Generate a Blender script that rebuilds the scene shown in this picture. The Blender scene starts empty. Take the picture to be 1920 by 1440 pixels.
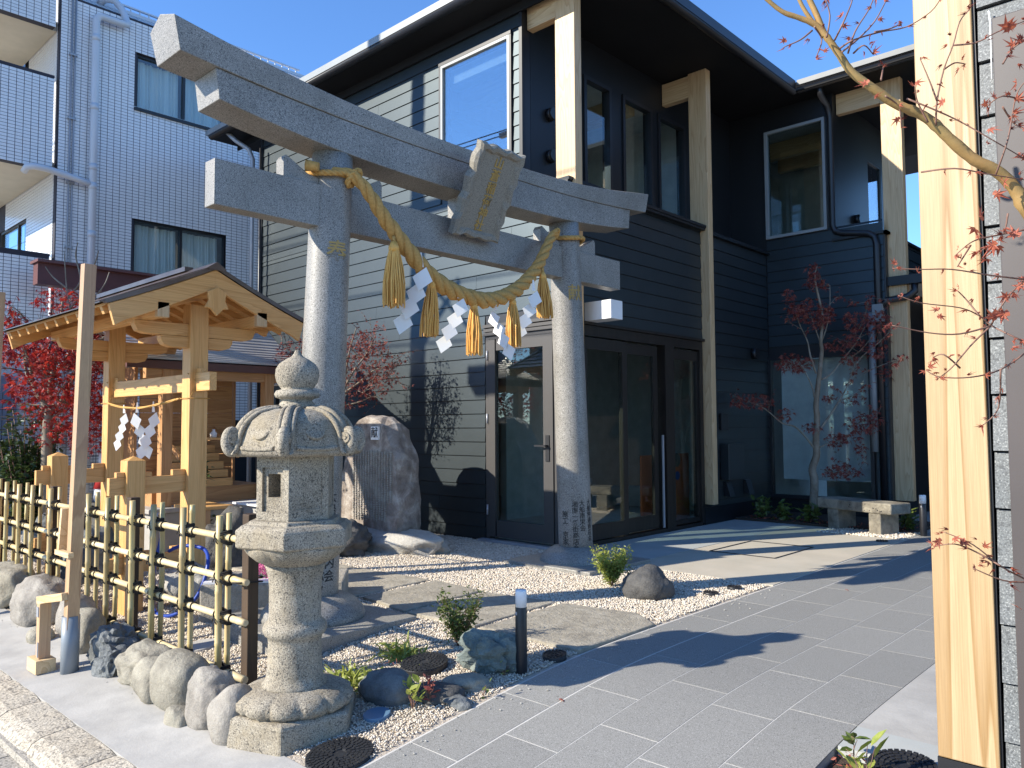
import bpy, math, random
import numpy as np
from mathutils import Vector, Matrix, noise
random.seed(7); rng = np.random.default_rng(11)
S = bpy.context.scene
COL = S.collection
R = math.radians

# ------------------------------------------------------------------ camera
HEAD, PITCH, ROLL, EYE = 0.7508, 0.054187, -0.0057416, 1.26
cam = bpy.data.cameras.new('camera'); camo = bpy.data.objects.new('camera', cam); COL.objects.link(camo)
cam.sensor_width = 36; cam.lens = 1473.69 / 1920 * 36; cam.clip_start = 0.05; cam.clip_end = 1500
fx, fy = -math.sin(HEAD), math.cos(HEAD)
FW = Vector((fx * math.cos(PITCH), fy * math.cos(PITCH), math.sin(PITCH)))
RT0 = Vector((fy, -fx, 0)); UP0 = Vector((-fx * math.sin(PITCH), -fy * math.sin(PITCH), math.cos(PITCH)))
RT = RT0 * math.cos(ROLL) + UP0 * math.sin(ROLL); UP = UP0 * math.cos(ROLL) - RT0 * math.sin(ROLL)
m = Matrix((RT, UP, -FW)).transposed().to_4x4(); m.translation = (0, 0, EYE)
camo.matrix_world = m; S.camera = camo

# ------------------------------------------------------------------ light
SUN_EL = 29.0; SD = Vector((0.464, 0.886, -math.tan(R(SUN_EL)))).normalized()
w = bpy.data.worlds.new('World'); S.world = w; w.use_nodes = True
nt = w.node_tree; bg = nt.nodes['Background']
sky = nt.nodes.new('ShaderNodeTexSky'); sky.sky_type = 'NISHITA'; sky.sun_disc = False
sky.sun_elevation = R(SUN_EL); sky.sun_rotation = math.atan2(-SD.x, -SD.y)
sky.air_density = 1.0; sky.dust_density = 0.0; sky.ozone_density = 5.0
tint = nt.nodes.new('ShaderNodeMix'); tint.data_type = 'RGBA'; tint.blend_type = 'MULTIPLY'; tint.inputs[0].default_value = 1; tint.inputs[7].default_value = (.75, .93, 1.12, 1)
nt.links.new(sky.outputs[0], tint.inputs[6]); nt.links.new(tint.outputs[2], bg.inputs[0]); bg.inputs[1].default_value = 0.14
sl = bpy.data.lights.new('sun', 'SUN'); sl.energy = 5.0; sl.angle = R(0.5); sl.color = (1.0, 0.925, 0.79)
so = bpy.data.objects.new('sun', sl); COL.objects.link(so)
so.rotation_euler = SD.to_track_quat('-Z', 'Y').to_euler(); so.location = (-10, -20, 20)
S.view_settings.view_transform = 'Standard'; S.view_settings.look = 'None'
S.view_settings.gamma = 1; S.view_settings.use_curve_mapping = False; S.view_settings.exposure = 0.9
S.cycles.max_bounces = 8; S.cycles.transparent_max_bounces = 12

# ------------------------------------------------------------------ helpers
def P(px, py, d):
    """point at depth d (metres along the view axis) behind picture point"""
    return Vector((0, 0, EYE)) + FW * d + RT * ((px - 960) / 1473.69 * d) - UP * ((py - 720) / 1473.69 * d)
def ray(px, py): return FW * 1473.69 + RT * (px - 960) - UP * (py - 720)
def onX(px, py, X): d = ray(px, py); t = X / d.x; return Vector((X, d.y * t, EYE + d.z * t))
def onY(px, py, Y): d = ray(px, py); t = Y / d.y; return Vector((d.x * t, Y, EYE + d.z * t))
def prof(Y): return max(-.117 * .2 * math.log1p(math.exp(min(40, (3.4 - Y) / .2))), -0.24)

class MB:
    def __init__(s): s.v = []; s.f = []; s.sm = []
    def add(s, vs, fs, smooth=False):
        b = len(s.v); s.v.extend([tuple(v) for v in vs]); s.f.extend([tuple(i + b for i in f) for f in fs]); s.sm.extend([smooth] * len(fs)); return s
    def box(s, x0, x1, y0, y1, z0, z1):
        return s.add([(x0,y0,z0),(x1,y0,z0),(x1,y1,z0),(x0,y1,z0),(x0,y0,z1),(x1,y0,z1),(x1,y1,z1),(x0,y1,z1)],
              [(0,3,2,1),(4,5,6,7),(0,1,5,4),(1,2,6,5),(2,3,7,6),(3,0,4,7)])
    def obox(s, c, ax, ay, az):
        c, ax, ay, az = map(Vector, (c, ax, ay, az)); vs = []
        for k in (-1, 1):
            for i, j in ((-1,-1),(1,-1),(1,1),(-1,1)): vs.append(c + ax*i + ay*j + az*k)
        return s.add(vs, [(0,3,2,1),(4,5,6,7),(0,1,5,4),(1,2,6,5),(2,3,7,6),(3,0,4,7)])
    def bar(s, a, b, w, h, up=(0,0,1)):
        a, b = Vector(a), Vector(b); d = (b - a); L = d.length; d.normalize(); u = Vector(up)
        if abs(d.dot(u)) > .99: u = Vector((0,1,0))
        sx = d.cross(u).normalized(); uu = sx.cross(d)
        return s.obox((a+b)/2, d*L/2, sx*w/2, uu*h/2)
    def poly(s, pts, off):
        """prism: polygon pts (3d) extruded by off"""
        n = len(pts); off = Vector(off); vs = [Vector(p) for p in pts] + [Vector(p) + off for p in pts]
        fs = [tuple(range(n))[::-1], tuple(range(n, 2*n))] + [(i, (i+1) % n, (i+1) % n + n, i + n) for i in range(n)]
        return s.add(vs, fs)
    def tube(s, path, rad, n=8, cap=True, smooth=True):
        path = [Vector(p) for p in path]; N = len(path)
        if not hasattr(rad, '__len__'): rad = [rad] * N
        vs = []; prev = None
        for i, p in enumerate(path):
            t = (path[min(i+1, N-1)] - path[max(i-1, 0)])
            if t.length < 1e-9: t = Vector((0,0,1))
            t.normalize()
            if prev is None:
                a = Vector((0,0,1)) if abs(t.z) < .9 else Vector((1,0,0)); prev = t.cross(a).normalized()
            prev = (prev - t * prev.dot(t)).normalized(); q = t.cross(prev)
            for k in range(n):
                an = 2*math.pi*k/n; vs.append(p + (prev*math.cos(an) + q*math.sin(an)) * rad[i])
        fs = [(i*n+k, i*n+(k+1) % n, (i+1)*n+(k+1) % n, (i+1)*n+k) for i in range(N-1) for k in range(n)]
        s.add(vs, fs, smooth)
        if cap:
            b = len(s.v) - N*n; s.f.append(tuple(b+k for k in range(n))[::-1]); s.f.append(tuple(b+(N-1)*n+k for k in range(n))); s.sm += [False, False]
        return s
    def lathe(s, prof_, n=32, c=(0,0), smooth=True, rot=0, lobes=None):
        """profile [(r,z)] ; lobes(theta,i)->radius factor"""
        vs = []
        for i, (r, z) in enumerate(prof_):
            for k in range(n):
                a = rot + 2*math.pi*k/n; f = lobes(a, i) if lobes else 1
                vs.append((c[0] + r*f*math.cos(a), c[1] + r*f*math.sin(a), z))
        m_ = len(prof_); fs = [(i*n+k, i*n+(k+1) % n, (i+1)*n+(k+1) % n, (i+1)*n+k) for i in range(m_-1) for k in range(n)]
        fs += [tuple(range(n))[::-1], tuple((m_-1)*n+k for k in range(n))]
        return s.add(vs, fs, smooth)
    def mesh(s, name, mat):
        me = bpy.data.meshes.new(name); me.from_pydata(s.v, [], s.f); me.polygons.foreach_set('use_smooth', s.sm)
        if mat: me.materials.append(mat)
        me.update(); return me

ORG = {}
def link(name, me, parent=None):
    o = bpy.data.objects.new(name, me); COL.objects.link(o)
    if parent is not None:
        o.parent = parent; o.location = -ORG.get(parent.name, Vector())
    return o
def obj(name, mb, mat, parent=None, bevel=0, seg=2, angle=35):
    o = link(name, mb.mesh(name, mat), parent)
    if bevel:
        b = o.modifiers.new('bevel', 'BEVEL'); b.width = bevel; b.segments = seg; b.limit_method = 'ANGLE'; b.angle_limit = R(angle)
        try: b.harden_normals = False
        except Exception: pass
    return o
def tag(o, label, cat, group=None, kind=None):
    if label: o['label'] = label
    if cat: o['category'] = cat
    if group: o['group'] = group
    if kind: o['kind'] = kind
    return o
def thing(name, label, cat, loc=(0,0,0), group=None):
    o = bpy.data.objects.new(name, None); o.empty_display_size = .1; COL.objects.link(o); o.location = loc; ORG[o.name] = Vector(loc)
    return tag(o, label, cat, group)
def struct(name, mb, mat, bevel=0): o = obj(name, mb, mat, bevel=bevel); o['kind'] = 'structure'; return o
def stuff(o): o['kind'] = 'stuff'; return o

# ------------------------------------------------------------------ materials
def newmat(name):
    m_ = bpy.data.materials.new(name); m_.use_nodes = True; t = m_.node_tree
    return m_, t, t.nodes['Principled BSDF']
def N(t, typ, **kw):
    n = t.nodes.new(typ)
    for k, v in kw.items():
        if k in n.inputs.keys(): n.inputs[k].default_value = v
        else: setattr(n, k, v)
    return n
def coord(t, scale=(1,1,1), kind='Object'):
    tc = N(t, 'ShaderNodeTexCoord'); mp = N(t, 'ShaderNodeMapping'); mp.inputs['Scale'].default_value = scale
    t.links.new(tc.outputs[kind], mp.inputs[0]); return mp.outputs[0]
def ramp(t, fac, stops):
    r = N(t, 'ShaderNodeValToRGB'); e = r.color_ramp.elements
    while len(e) > len(stops): e.remove(e[-1])
    while len(e) < len(stops): e.new(.5)
    for el, (p, c) in zip(e, stops): el.position = p; el.color = (*c, 1) if len(c) == 3 else c
    t.links.new(fac, r.inputs[0]); return r.outputs[0]
def nz(t, vec, scale, detail=4, rough=.55, dist=0):
    n = N(t, 'ShaderNodeTexNoise', Scale=scale, Detail=detail, Roughness=rough, Distortion=dist); t.links.new(vec, n.inputs[0]); return n.outputs[0]
def mix(t, fac, a, b, mode='MIX'):
    n = N(t, 'ShaderNodeMix', data_type='RGBA', blend_type=mode)
    for sock, v in ((n.inputs[0], fac), (n.inputs[6], a), (n.inputs[7], b)):
        if isinstance(v, (int, float)): sock.default_value = v
        elif isinstance(v, tuple): sock.default_value = (*v, 1)
        else: t.links.new(v, sock)
    return n.outputs[2]
def bump(t, h, strength, dist, p):
    b = N(t, 'ShaderNodeBump', Strength=strength, Distance=dist); t.links.new(h, b.inputs['Height']); t.links.new(b.outputs[0], p.inputs['Normal'])
def simple(name, c, rough=.6, c2=None, ns=6, det=4, bs=0, bsc=80, bd=.002, spec=.5, metal=0, stretch=(1,1,1), dirt=None, dirts=1.3):
    m_, t, p = newmat(name); p.inputs['Roughness'].default_value = rough; p.inputs['Metallic'].default_value = metal
    p.inputs['Specular IOR Level'].default_value = spec
    vec = coord(t, stretch)
    col = mix(t, ramp(t, nz(t, vec, ns, det), [(.3,(0,0,0)),(.7,(1,1,1))]), c, c2 or tuple(x*.8 for x in c))
    if dirt: col = mix(t, ramp(t, nz(t, coord(t), dirts, 6, .65), [(.45,(0,0,0)),(.75,(.75,.75,.75))]), col, dirt)
    t.links.new(col, p.inputs['Base Color'])
    if bs: bump(t, nz(t, vec, bsc, 5, .6), bs, bd, p)
    return m_
def granite(name, base, dark, light, sc=260, rough=.6, bs=.3, patch=None, bd=.0015, psc=3, warm=None):
    m_, t, p = newmat(name); p.inputs['Roughness'].default_value = rough; vec = coord(t)
    a = nz(t, vec, sc, 2, .6); b = nz(t, vec, sc*.45, 2, .5)
    col = ramp(t, a, [(.36, dark), (.47, base), (.58, base), (.66, light)])
    col = mix(t, ramp(t, b, [(.60,(0,0,0)),(.66,(1,1,1))]), col, dark)
    if patch: col = mix(t, ramp(t, nz(t, vec, psc, 6, .65), [(.42,(0,0,0)),(.68,(.85,.85,.85))]), col, patch, 'MULTIPLY')
    if warm: col = mix(t, ramp(t, nz(t, vec, 5.3, 5, .7), [(.5,(0,0,0)),(.72,(.7,.7,.7))]), col, warm)
    t.links.new(col, p.inputs['Base Color'])
    if bs: bump(t, nz(t, vec, sc*.5, 4, .65), bs, bd, p)
    return m_
def wood(name, a, b, axis='Z', rough=.5, rings=9, knots=True, c3=None, fig=.55, sg=.09):
    m_, t, p = newmat(name); p.inputs['Roughness'].default_value = rough; p.inputs['Specular IOR Level'].default_value = .35
    st = {'X': (sg,1,1), 'Y': (1,sg,1), 'Z': (1,1,sg)}[axis]; st2 = {'X': (.02,1,1), 'Y': (1,.02,1), 'Z': (1,1,.02)}[axis]
    v1 = coord(t, st); v2 = coord(t, st2)
    n1 = nz(t, v1, 6, 2, .4, .4)
    mu = N(t, 'ShaderNodeMath', operation='MULTIPLY'); mu.inputs[1].default_value = rings; t.links.new(n1, mu.inputs[0])
    fr = N(t, 'ShaderNodeMath', operation='FRACT'); t.links.new(mu.outputs[0], fr.inputs[0])
    rg = ramp(t, fr.outputs[0], [(0,(0,0,0)),(.72,(fig,fig,fig)),(.93,(1,1,1)),(1,(0,0,0))])
    col = mix(t, rg, a, b)
    fine = ramp(t, nz(t, v2, 260, 3, .6), [(.35,(.86,.84,.8)),(.65,(1.05,1.04,1.02))])
    col = mix(t, 1.0, col, fine, 'MULTIPLY')
    if c3: col = mix(t, ramp(t, nz(t, coord(t), 1.1, 2, .5), [(.4,(0,0,0)),(.7,(.8,.8,.8))]), col, c3)
    if knots:
        vo = N(t, 'ShaderNodeTexVoronoi', Scale=3.1); t.links.new(coord(t, {'X': (.35,1,1), 'Y': (1,.35,1), 'Z': (1,1,.35)}[axis]), vo.inputs[0])
        col = mix(t, ramp(t, vo.outputs[0], [(.0,(.8,.8,.8)),(.05,(.35,.35,.35)),(.075,(0,0,0))]), col, tuple(x*.42 for x in b))
    t.links.new(col, p.inputs['Base Color']); bump(t, nz(t, v2, 200, 2, .5), .15, .001, p)
    return m_
def glass(name, tint=(.9,.95,.95), refl=1.0, base=.05, fk=.9):
    m_ = bpy.data.materials.new(name); m_.use_nodes = True; t = m_.node_tree; t.nodes.clear()
    o = N(t, 'ShaderNodeOutputMaterial'); tr = N(t, 'ShaderNodeBsdfTransparent'); tr.inputs[0].default_value = (*tint, 1)
    gl = N(t, 'ShaderNodeBsdfGlossy'); gl.inputs['Roughness'].default_value = .0; gl.inputs[0].default_value = (refl, refl, refl, 1)
    fr = N(t, 'ShaderNodeLayerWeight', Blend=.5); pw = N(t, 'ShaderNodeMath', operation='POWER'); pw.inputs[1].default_value = 4.5; t.links.new(fr.outputs['Facing'], pw.inputs[0])
    ma = N(t, 'ShaderNodeMath', operation='MULTIPLY_ADD'); ma.inputs[1].default_value = fk; ma.inputs[2].default_value = base; ma.use_clamp = True
    t.links.new(pw.outputs[0], ma.inputs[0]); mx = N(t, 'ShaderNodeMixShader')
    t.links.new(ma.outputs[0], mx.inputs[0]); t.links.new(tr.outputs[0], mx.inputs[1]); t.links.new(gl.outputs[0], mx.inputs[2]); t.links.new(mx.outputs[0], o.inputs[0])
    return m_
def leafmat(name, cols, rough=.5, trans=.35, sc=14):
    m_, t, p = newmat(name); p.inputs['Roughness'].default_value = rough; vec = coord(t)
    n = len(cols); col = ramp(t, nz(t, vec, sc, 3, .8), [(.3 + .4*i/(n-1), c) for i, c in enumerate(cols)])
    t.links.new(col, p.inputs['Base Color'])
    tl = N(t, 'ShaderNodeBsdfTranslucent'); t.links.new(col, tl.inputs[0]); mx = N(t, 'ShaderNodeMixShader'); mx.inputs[0].default_value = trans
    out = t.nodes['Material Output']; t.links.new(p.outputs[0], mx.inputs[1]); t.links.new(tl.outputs[0], mx.inputs[2]); t.links.new(mx.outputs[0], out.inputs[0])
    return m_

def vary(m_, amt):
    t = m_.node_tree; p = t.nodes['Principled BSDF']; src = p.inputs['Base Color'].links[0].from_socket
    oi = N(t, 'ShaderNodeObjectInfo'); mr = N(t, 'ShaderNodeMapRange'); mr.inputs[3].default_value = 1-amt; mr.inputs[4].default_value = 1+amt
    t.links.new(oi.outputs['Random'], mr.inputs[0]); t.links.new(mix(t, 1.0, src, mr.outputs[0], 'MULTIPLY'), p.inputs['Base Color']); return m_
MT = {}
MT['torii'] = granite('torii_granite', (.265,.25,.225), (.085,.08,.074), (.48,.465,.43), 215, .45, .14, (.70,.68,.64), psc=2.2)
MT['torii_warm'] = granite('torii_granite_warm', (.25,.24,.215), (.11,.10,.085), (.40,.38,.34), 215, .5, .12, None)
MT['lantern'] = granite('old_lantern_stone', (.33,.29,.225), (.10,.09,.075), (.50,.45,.36), 190, .88, .9, (.60,.57,.52), .004, 6, (.29,.235,.15))
MT['plaque'] = granite('plaque_stone', (.25,.23,.19), (.12,.11,.09), (.36,.34,.29), 240, .8, .4)
MT['siding'] = simple('charcoal_siding', (.0175,.020,.0215), .42, (.013,.015,.0165), 5, 5, .25, 160, .001, .70)
MT['siding'].node_tree.nodes['Principled BSDF'].inputs['Specular Tint'].default_value = (.72, .90, 1, 1)
MT['siding_dark'] = MT['siding']
MT['trim'] = simple('black_trim', (.011,.012,.015), .42, (.009,.01,.012), 3, 2, spec=.4)
MT['soffit'] = simple('black_soffit', (.008,.008,.009), .75, (.006,.006,.007), 3, 2, spec=.25)
MT['fascia'] = simple('grey_fascia_metal', (.24,.26,.27), .4, (.21,.23,.24), 3, 2, spec=.6)
MT['frame'] = simple('bronze_door_frame', (.036,.033,.032), .55, (.038,.034,.032), 9, 2, spec=.6)
MT['frame_dark'] = wood('dark_wood_frame', (.024,.018,.015), (.014,.011,.009), 'Z', .4, 5, False)
MT['glulam'] = wood('pale_glulam', (.58,.42,.25), (.46,.30,.155), 'Z', .45, 13, True, fig=.5)
MT['glulamX'] = wood('pale_glulam_beam', (.60,.44,.26), (.48,.32,.17), 'X', .45, 13, True, fig=.5)
MT['bigpost'] = wood('foreground_fir', (.46,.335,.195), (.30,.185,.08), 'Z', .42, 11, True, fig=.45, sg=.022)
MT['hinoki'] = wood('hinoki', (.68,.40,.16), (.56,.305,.105), 'Z', .42, 11, False, fig=.5)
MT['hinokiX'] = wood('hinoki_x', (.70,.41,.165), (.56,.305,.105), 'X', .42, 11, False, fig=.5)
MT['hinokiY'] = wood('hinoki_y', (.66,.385,.155), (.54,.29,.10), 'Y', .42, 11, False, fig=.5)
MT['oldwood'] = wood('shrine_cedar', (.52,.29,.13), (.40,.20,.08), 'Z', .5, 8, False)
MT['oldwoodY'] = wood('shrine_cedar_y', (.50,.28,.12), (.38,.19,.08), 'Y', .5, 8, False)
MT['stake'] = wood('cedar_stake', (.54,.37,.215), (.40,.25,.14), 'Z', .6, 9, True, c3=(.40,.24,.17))
MT['stakeX'] = wood('cedar_brace', (.70,.52,.31), (.56,.38,.20), 'X', .6, 9, True)
MT['burnt'] = wood('charred_post', (.055,.035,.022), (.02,.014,.01), 'Z', .75, 9, False, c3=(.09,.055,.03))
MT['copper'] = simple('brown_copper', (.115,.085,.075), .34, (.075,.055,.05), 5, 4, .08, 40, .001, .6, .55, dirt=(.19,.16,.14))
MT['bamboo'] = simple('dry_bamboo', (.54,.40,.20), .38, (.43,.34,.15), 7, 3, .05, 90, .0006, .5, 0, (1,1,.25), (.38,.36,.15), 1.6)
MT['bambooH'] = simple('pale_bamboo', (.70,.59,.38), .32, (.60,.47,.25), 7, 3, .05, 90, .0006, .5, 0, (.25,1,1), (.50,.38,.16), 3)
MT['cord'] = simple('black_palm_cord', (.02,.017,.014), .85)
MT['tile'] = simple('white_wall_tile', (.80,.80,.80), .22, (.72,.72,.73), 40, 3, spec=.5, dirt=(.68,.68,.69))
MT['grout'] = simple('dark_grout', (.045,.045,.06), .9)
MT['plaster'] = simple('beige_plaster', (.52,.47,.38), .9, (.46,.42,.34), 4, 5, .2, 120)
MT['pvc'] = simple('pale_grey_pipe', (.58,.60,.64), .3, (.54,.56,.60), 2, 2, spec=.4)
MT['steel'] = simple('grey_conduit', (.36,.37,.40), .45, metal=.3)
MT['curtain'] = simple('white_curtain', (.72,.73,.72), .9, (.62,.64,.64), 4, 2, stretch=(1,6,.3))
MT['room'] = simple('pale_room', (.50,.51,.50), .9)
MT['room_up'] = simple('pale_upper_room', (.72,.72,.68), .9)
MT['roomfloor'] = simple('room_floor', (.22,.21,.20), .6)
MT['glass'] = glass('window_glass'); MT['glassd'] = glass('tinted_window_glass', (.79,.85,.83), 1.0, .08, .9); MT['glassm'] = glass('mirror_window_glass', (.72,.80,.84), 1.0, .30, .6); MT['fascia2'] = simple('grey_fascia_wing', (.13,.14,.145), .5)
MT['rope'] = simple('straw_rope', (.58,.34,.11), .75, (.42,.235,.065), 60, 4, .9, 350, .002, .3, 0, (1,1,1))
MT['tassel'] = simple('straw_tassel', (.86,.50,.14), .55, (.62,.31,.06), 90, 2, .9, 260, .002, .4, 0, (1,1,.04))
MT['paper'] = simple('white_paper', (.82,.81,.78), .6, (.78,.77,.75), 3, 2)
MT['gold'] = simple('gold_paint', (.42,.27,.07), .5, spec=.6)
MT['ink'] = simple('black_paint', (.012,.012,.013), .6)
MT['white'] = simple('white_plastic', (.80,.80,.80), .35, (.77,.77,.78), 2, 1)
MT['black'] = simple('black_metal', (.014,.014,.017), .4)
MT['blue'] = simple('blue_hose', (.01,.05,.33), .35)
MT['concrete'] = simple('pale_concrete', (.44,.425,.395), .85, (.34,.325,.30), 3.2, 9, .5, 70, .003, .3, dirt=(.24,.235,.225), dirts=2.6)
MT['apron'] = simple('beige_concrete', (.47,.42,.34), .8, (.40,.36,.29), 3, 8, .25, 140, .002, .3, dirt=(.38,.38,.33), dirts=.7)
MT['apron_grey'] = simple('grey_concrete', (.40,.41,.39), .8, (.33,.34,.33), 3, 8, .25, 140, .002, .3, dirt=(.30,.32,.30), dirts=.7)
MT['tilepave'] = granite('grey_paving_granite', (.25,.245,.228), (.135,.132,.122), (.43,.425,.405), 330, .62, .22)
MT['grouts'] = simple('pale_grout', (.56,.54,.50), .9)
MT['gravelbase'] = simple('gravel_base', (.52,.46,.385), .95, (.36,.31,.25), 60, 5, 1.0, 90, .012)
MT['street'] = granite('street_paver', (.36,.33,.28), (.16,.15,.13), (.56,.52,.45), 120, .9, 1.0, None, .006)
MT['kerb'] = granite('rough_kerb', (.46,.41,.33), (.20,.18,.15), (.62,.56,.46), 90, .92, 1.0, (.85,.82,.78), .009, 4)
MT['soil'] = simple('soil', (.07,.045,.03), .95, (.035,.024,.017), 30, 6, 1.0, 60, .02)
MT['iron'] = simple('cast_iron', (.045,.046,.05), .45, (.03,.03,.033), 40, 4, .3, 200, .001, .6, .5)
MT['bluelid'] = simple('blue_lid', (.11,.20,.30), .4, (.09,.17,.26), 12, 3)
MT['bark'] = simple('maple_bark', (.24,.20,.15), .8, (.13,.10,.07), 20, 6, .5, 60, .004, .3, 0, (1,1,.3), (.32,.31,.27), 6)
MT['barkY'] = simple('ochre_branch_bark', (.40,.235,.085), .6, (.25,.165,.06), 12, 5, .35, 60, .003, .4, 0, (1,1,1), (.22,.19,.08), 5)
MT['twig'] = simple('red_twig', (.22,.12,.085), .6, (.15,.075,.055), 20, 2)
MT['leafred'] = leafmat('maple_red', [(.14,.008,.010),(.34,.02,.02),(.50,.075,.03)], .5, .4)
MT['leafdark'] = leafmat('maple_wine', [(.09,.017,.017),(.24,.045,.035),(.46,.20,.14)], .6, .35)
MT['leafdry'] = leafmat('maple_dry', [(.26,.07,.05),(.42,.12,.08),(.60,.19,.08)], .6, .4, 8)
MT['leafgreen'] = leafmat('shrub_green', [(.045,.07,.015),(.10,.14,.03),(.17,.20,.05)], .4, .3, 20)
MT['leafdg'] = leafmat('camellia_green', [(.02,.035,.012),(.045,.075,.02),(.07,.10,.03)], .3, .2, 20)
MT['leafyg'] = leafmat('yellow_green_leaf', [(.18,.24,.05),(.33,.38,.08),(.42,.40,.12)], .45, .4, 18)
MT['pink'] = leafmat('cyclamen_pink', [(.55,.05,.22),(.80,.20,.42),(.86,.5,.62)], .5, .4, 40)
def rockmat(name, a, b, c, sc=7):
    m_, t, p = newmat(name); p.inputs['Roughness'].default_value = .8; vec = coord(t)
    col = ramp(t, nz(t, vec, sc, 8, .65, .5), [(.32, a), (.5, b), (.68, c)])
    col = mix(t, 1.0, col, ramp(t, nz(t, vec, 190, 3, .7), [(.3,(.72,.72,.72)),(.6,(1.08,1.08,1.08))]), 'MULTIPLY')
    t.links.new(col, p.inputs['Base Color']); bump(t, nz(t, vec, 34, 8, .7), .9, .016, p); return m_
MT['rock_tan'] = rockmat('rock_tan', (.21,.19,.15), (.29,.265,.21), (.37,.34,.27))
MT['rock_pink'] = rockmat('rock_pinkgrey', (.20,.18,.155), (.28,.255,.22), (.36,.33,.285))
MT['rock_blue'] = rockmat('rock_bluegrey', (.08,.088,.095), (.14,.15,.152), (.22,.23,.225))
MT['rock_green'] = rockmat('rock_greengrey', (.10,.12,.11), (.17,.20,.18), (.28,.30,.26), 6)
MT['rock_dark'] = rockmat('rock_dark', (.05,.048,.045), (.085,.082,.078), (.12,.115,.105))
MT['rock_pale'] = rockmat('rock_pale', (.30,.28,.25), (.40,.38,.34), (.48,.46,.41), 4)
MT['slab'] = rockmat('flagstone', (.27,.24,.19), (.35,.315,.25), (.43,.39,.315), 9)
MT['mono'] = rockmat('monument_stone', (.14,.11,.09), (.27,.225,.19), (.48,.44,.39), 6)
MT['trough'] = rockmat('trough_concrete', (.23,.21,.17), (.34,.31,.26), (.42,.39,.33), 6)
MT['benchst'] = rockmat('bench_stone', (.12,.105,.08), (.22,.195,.15), (.34,.305,.235), 6)
for k_, a_ in (('tilepave', .055), ('siding', .10), ('street', .08), ('kerb', .08), ('copper', .18), ('bamboo', .22), ('bambooH', .08), ('slab', .10), ('stake', .1)): vary(MT[k_], a_)
def gravelmat():
    m_, t, p = newmat('pebble_stone'); p.inputs['Roughness'].default_value = .8
    a = N(t, 'ShaderNodeAttribute', attribute_name='tone'); a.attribute_type = 'GEOMETRY'
    col = ramp(t, a.outputs['Fac'], [(0,(.40,.33,.25)),(.25,(.53,.45,.35)),(.6,(.61,.54,.44)),(1,(.68,.62,.53))])
    t.links.new(col, p.inputs['Base Color']); return m_
MT['pebble'] = gravelmat()

# ================================================================== GROUND
def sheet(name, x0, x1, ys, dz, mat, bot=-.46, zf=prof):
    ys = sorted(set(ys) | {y for y in (2.6, 2.8, 3.0, 3.1, 3.2, 3.3, 3.4, 3.5, 3.6, 3.7, 3.8, 4.0, 4.3, 4.8) if ys[0] < y < ys[-1]}); mb = MB(); n = len(ys); vs = []
    for y in ys:
        z = zf(y) + dz; vs += [(x0, y, z), (x1, y, z), (x0, y, bot), (x1, y, bot)]
    fs = []
    for i in range(n-1):
        a, b = i*4, i*4+4
        fs += [(a, a+1, b+1, b), (a+3, a+2, b+2, b+3), (a+2, a, b, b+2), (a+1, a+3, b+3, b+1)]
    fs += [(0, 2, 3, 1), ((n-1)*4, (n-1)*4+1, (n-1)*4+3, (n-1)*4+2)]
    mb.add(vs, fs); return struct(name, mb, mat)
struct('ground', MB().box(-300, 300, -300, 300, -.9, -.47), MT['street'])
sheet('gravel_bed', -18, -2.775, [1.9, 2.4, 2.9, 3.4, 11.5], -.006, MT['gravelbase'])
sheet('concrete_strip', -18, -1.9, [1.46, 1.7, 1.893], 0, MT['concrete'])
sheet('path', -2.77, -1.262, [.9, 2, 3.4, 15], -.0008, MT['grouts'])
pathB = bpy.data.objects['path']
# paving slabs, one mesh per slab (0.3 x 0.6 running bond)
hw = .1472
ci = 0
for c_, cx in enumerate([-2.61, -2.305, -2.005, -1.705, -1.405]):
    off = [4.69, 4.975, 4.675, 4.9 + .225, 4.68][c_] % .6
    for k in range(-1, 26):
        y0 = off + k*.6 - .3; 
        y0 = off + k*.6
        if y0 < .9 or y0 > 14: continue
        y1 = y0 + .5945; x0, x1 = cx - hw, cx + hw
        ym = [y0] + [y for y in (2.6, 2.8, 3.0, 3.1, 3.2, 3.3, 3.4, 3.5, 3.6, 3.7, 3.8, 4.0, 4.3, 4.8) if y0+.01 < y < y1-.01] + [y1]
        vs = []; dz = .0002 + random.uniform(0, .0004)
        for y in ym: vs += [(x0, y, prof(y)+dz), (x1, y, prof(y)+dz), (x1, y, prof(y)-.0045), (x0, y, prof(y)-.0045)]
        fs = []
        for i in range(len(ym)-1): a = i*4; b = a+4; fs += [(a, a+1, b+1, b), (a+1, a+2, b+2, b+1), (a+3, a, b, b+3)]
        fs += [(0, 3, 2, 1), ((len(ym)-1)*4, (len(ym)-1)*4+1, (len(ym)-1)*4+2, (len(ym)-1)*4+3)]
        obj('paving_slab', MB().add(vs, fs), MT['tilepave'], pathB)
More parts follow.
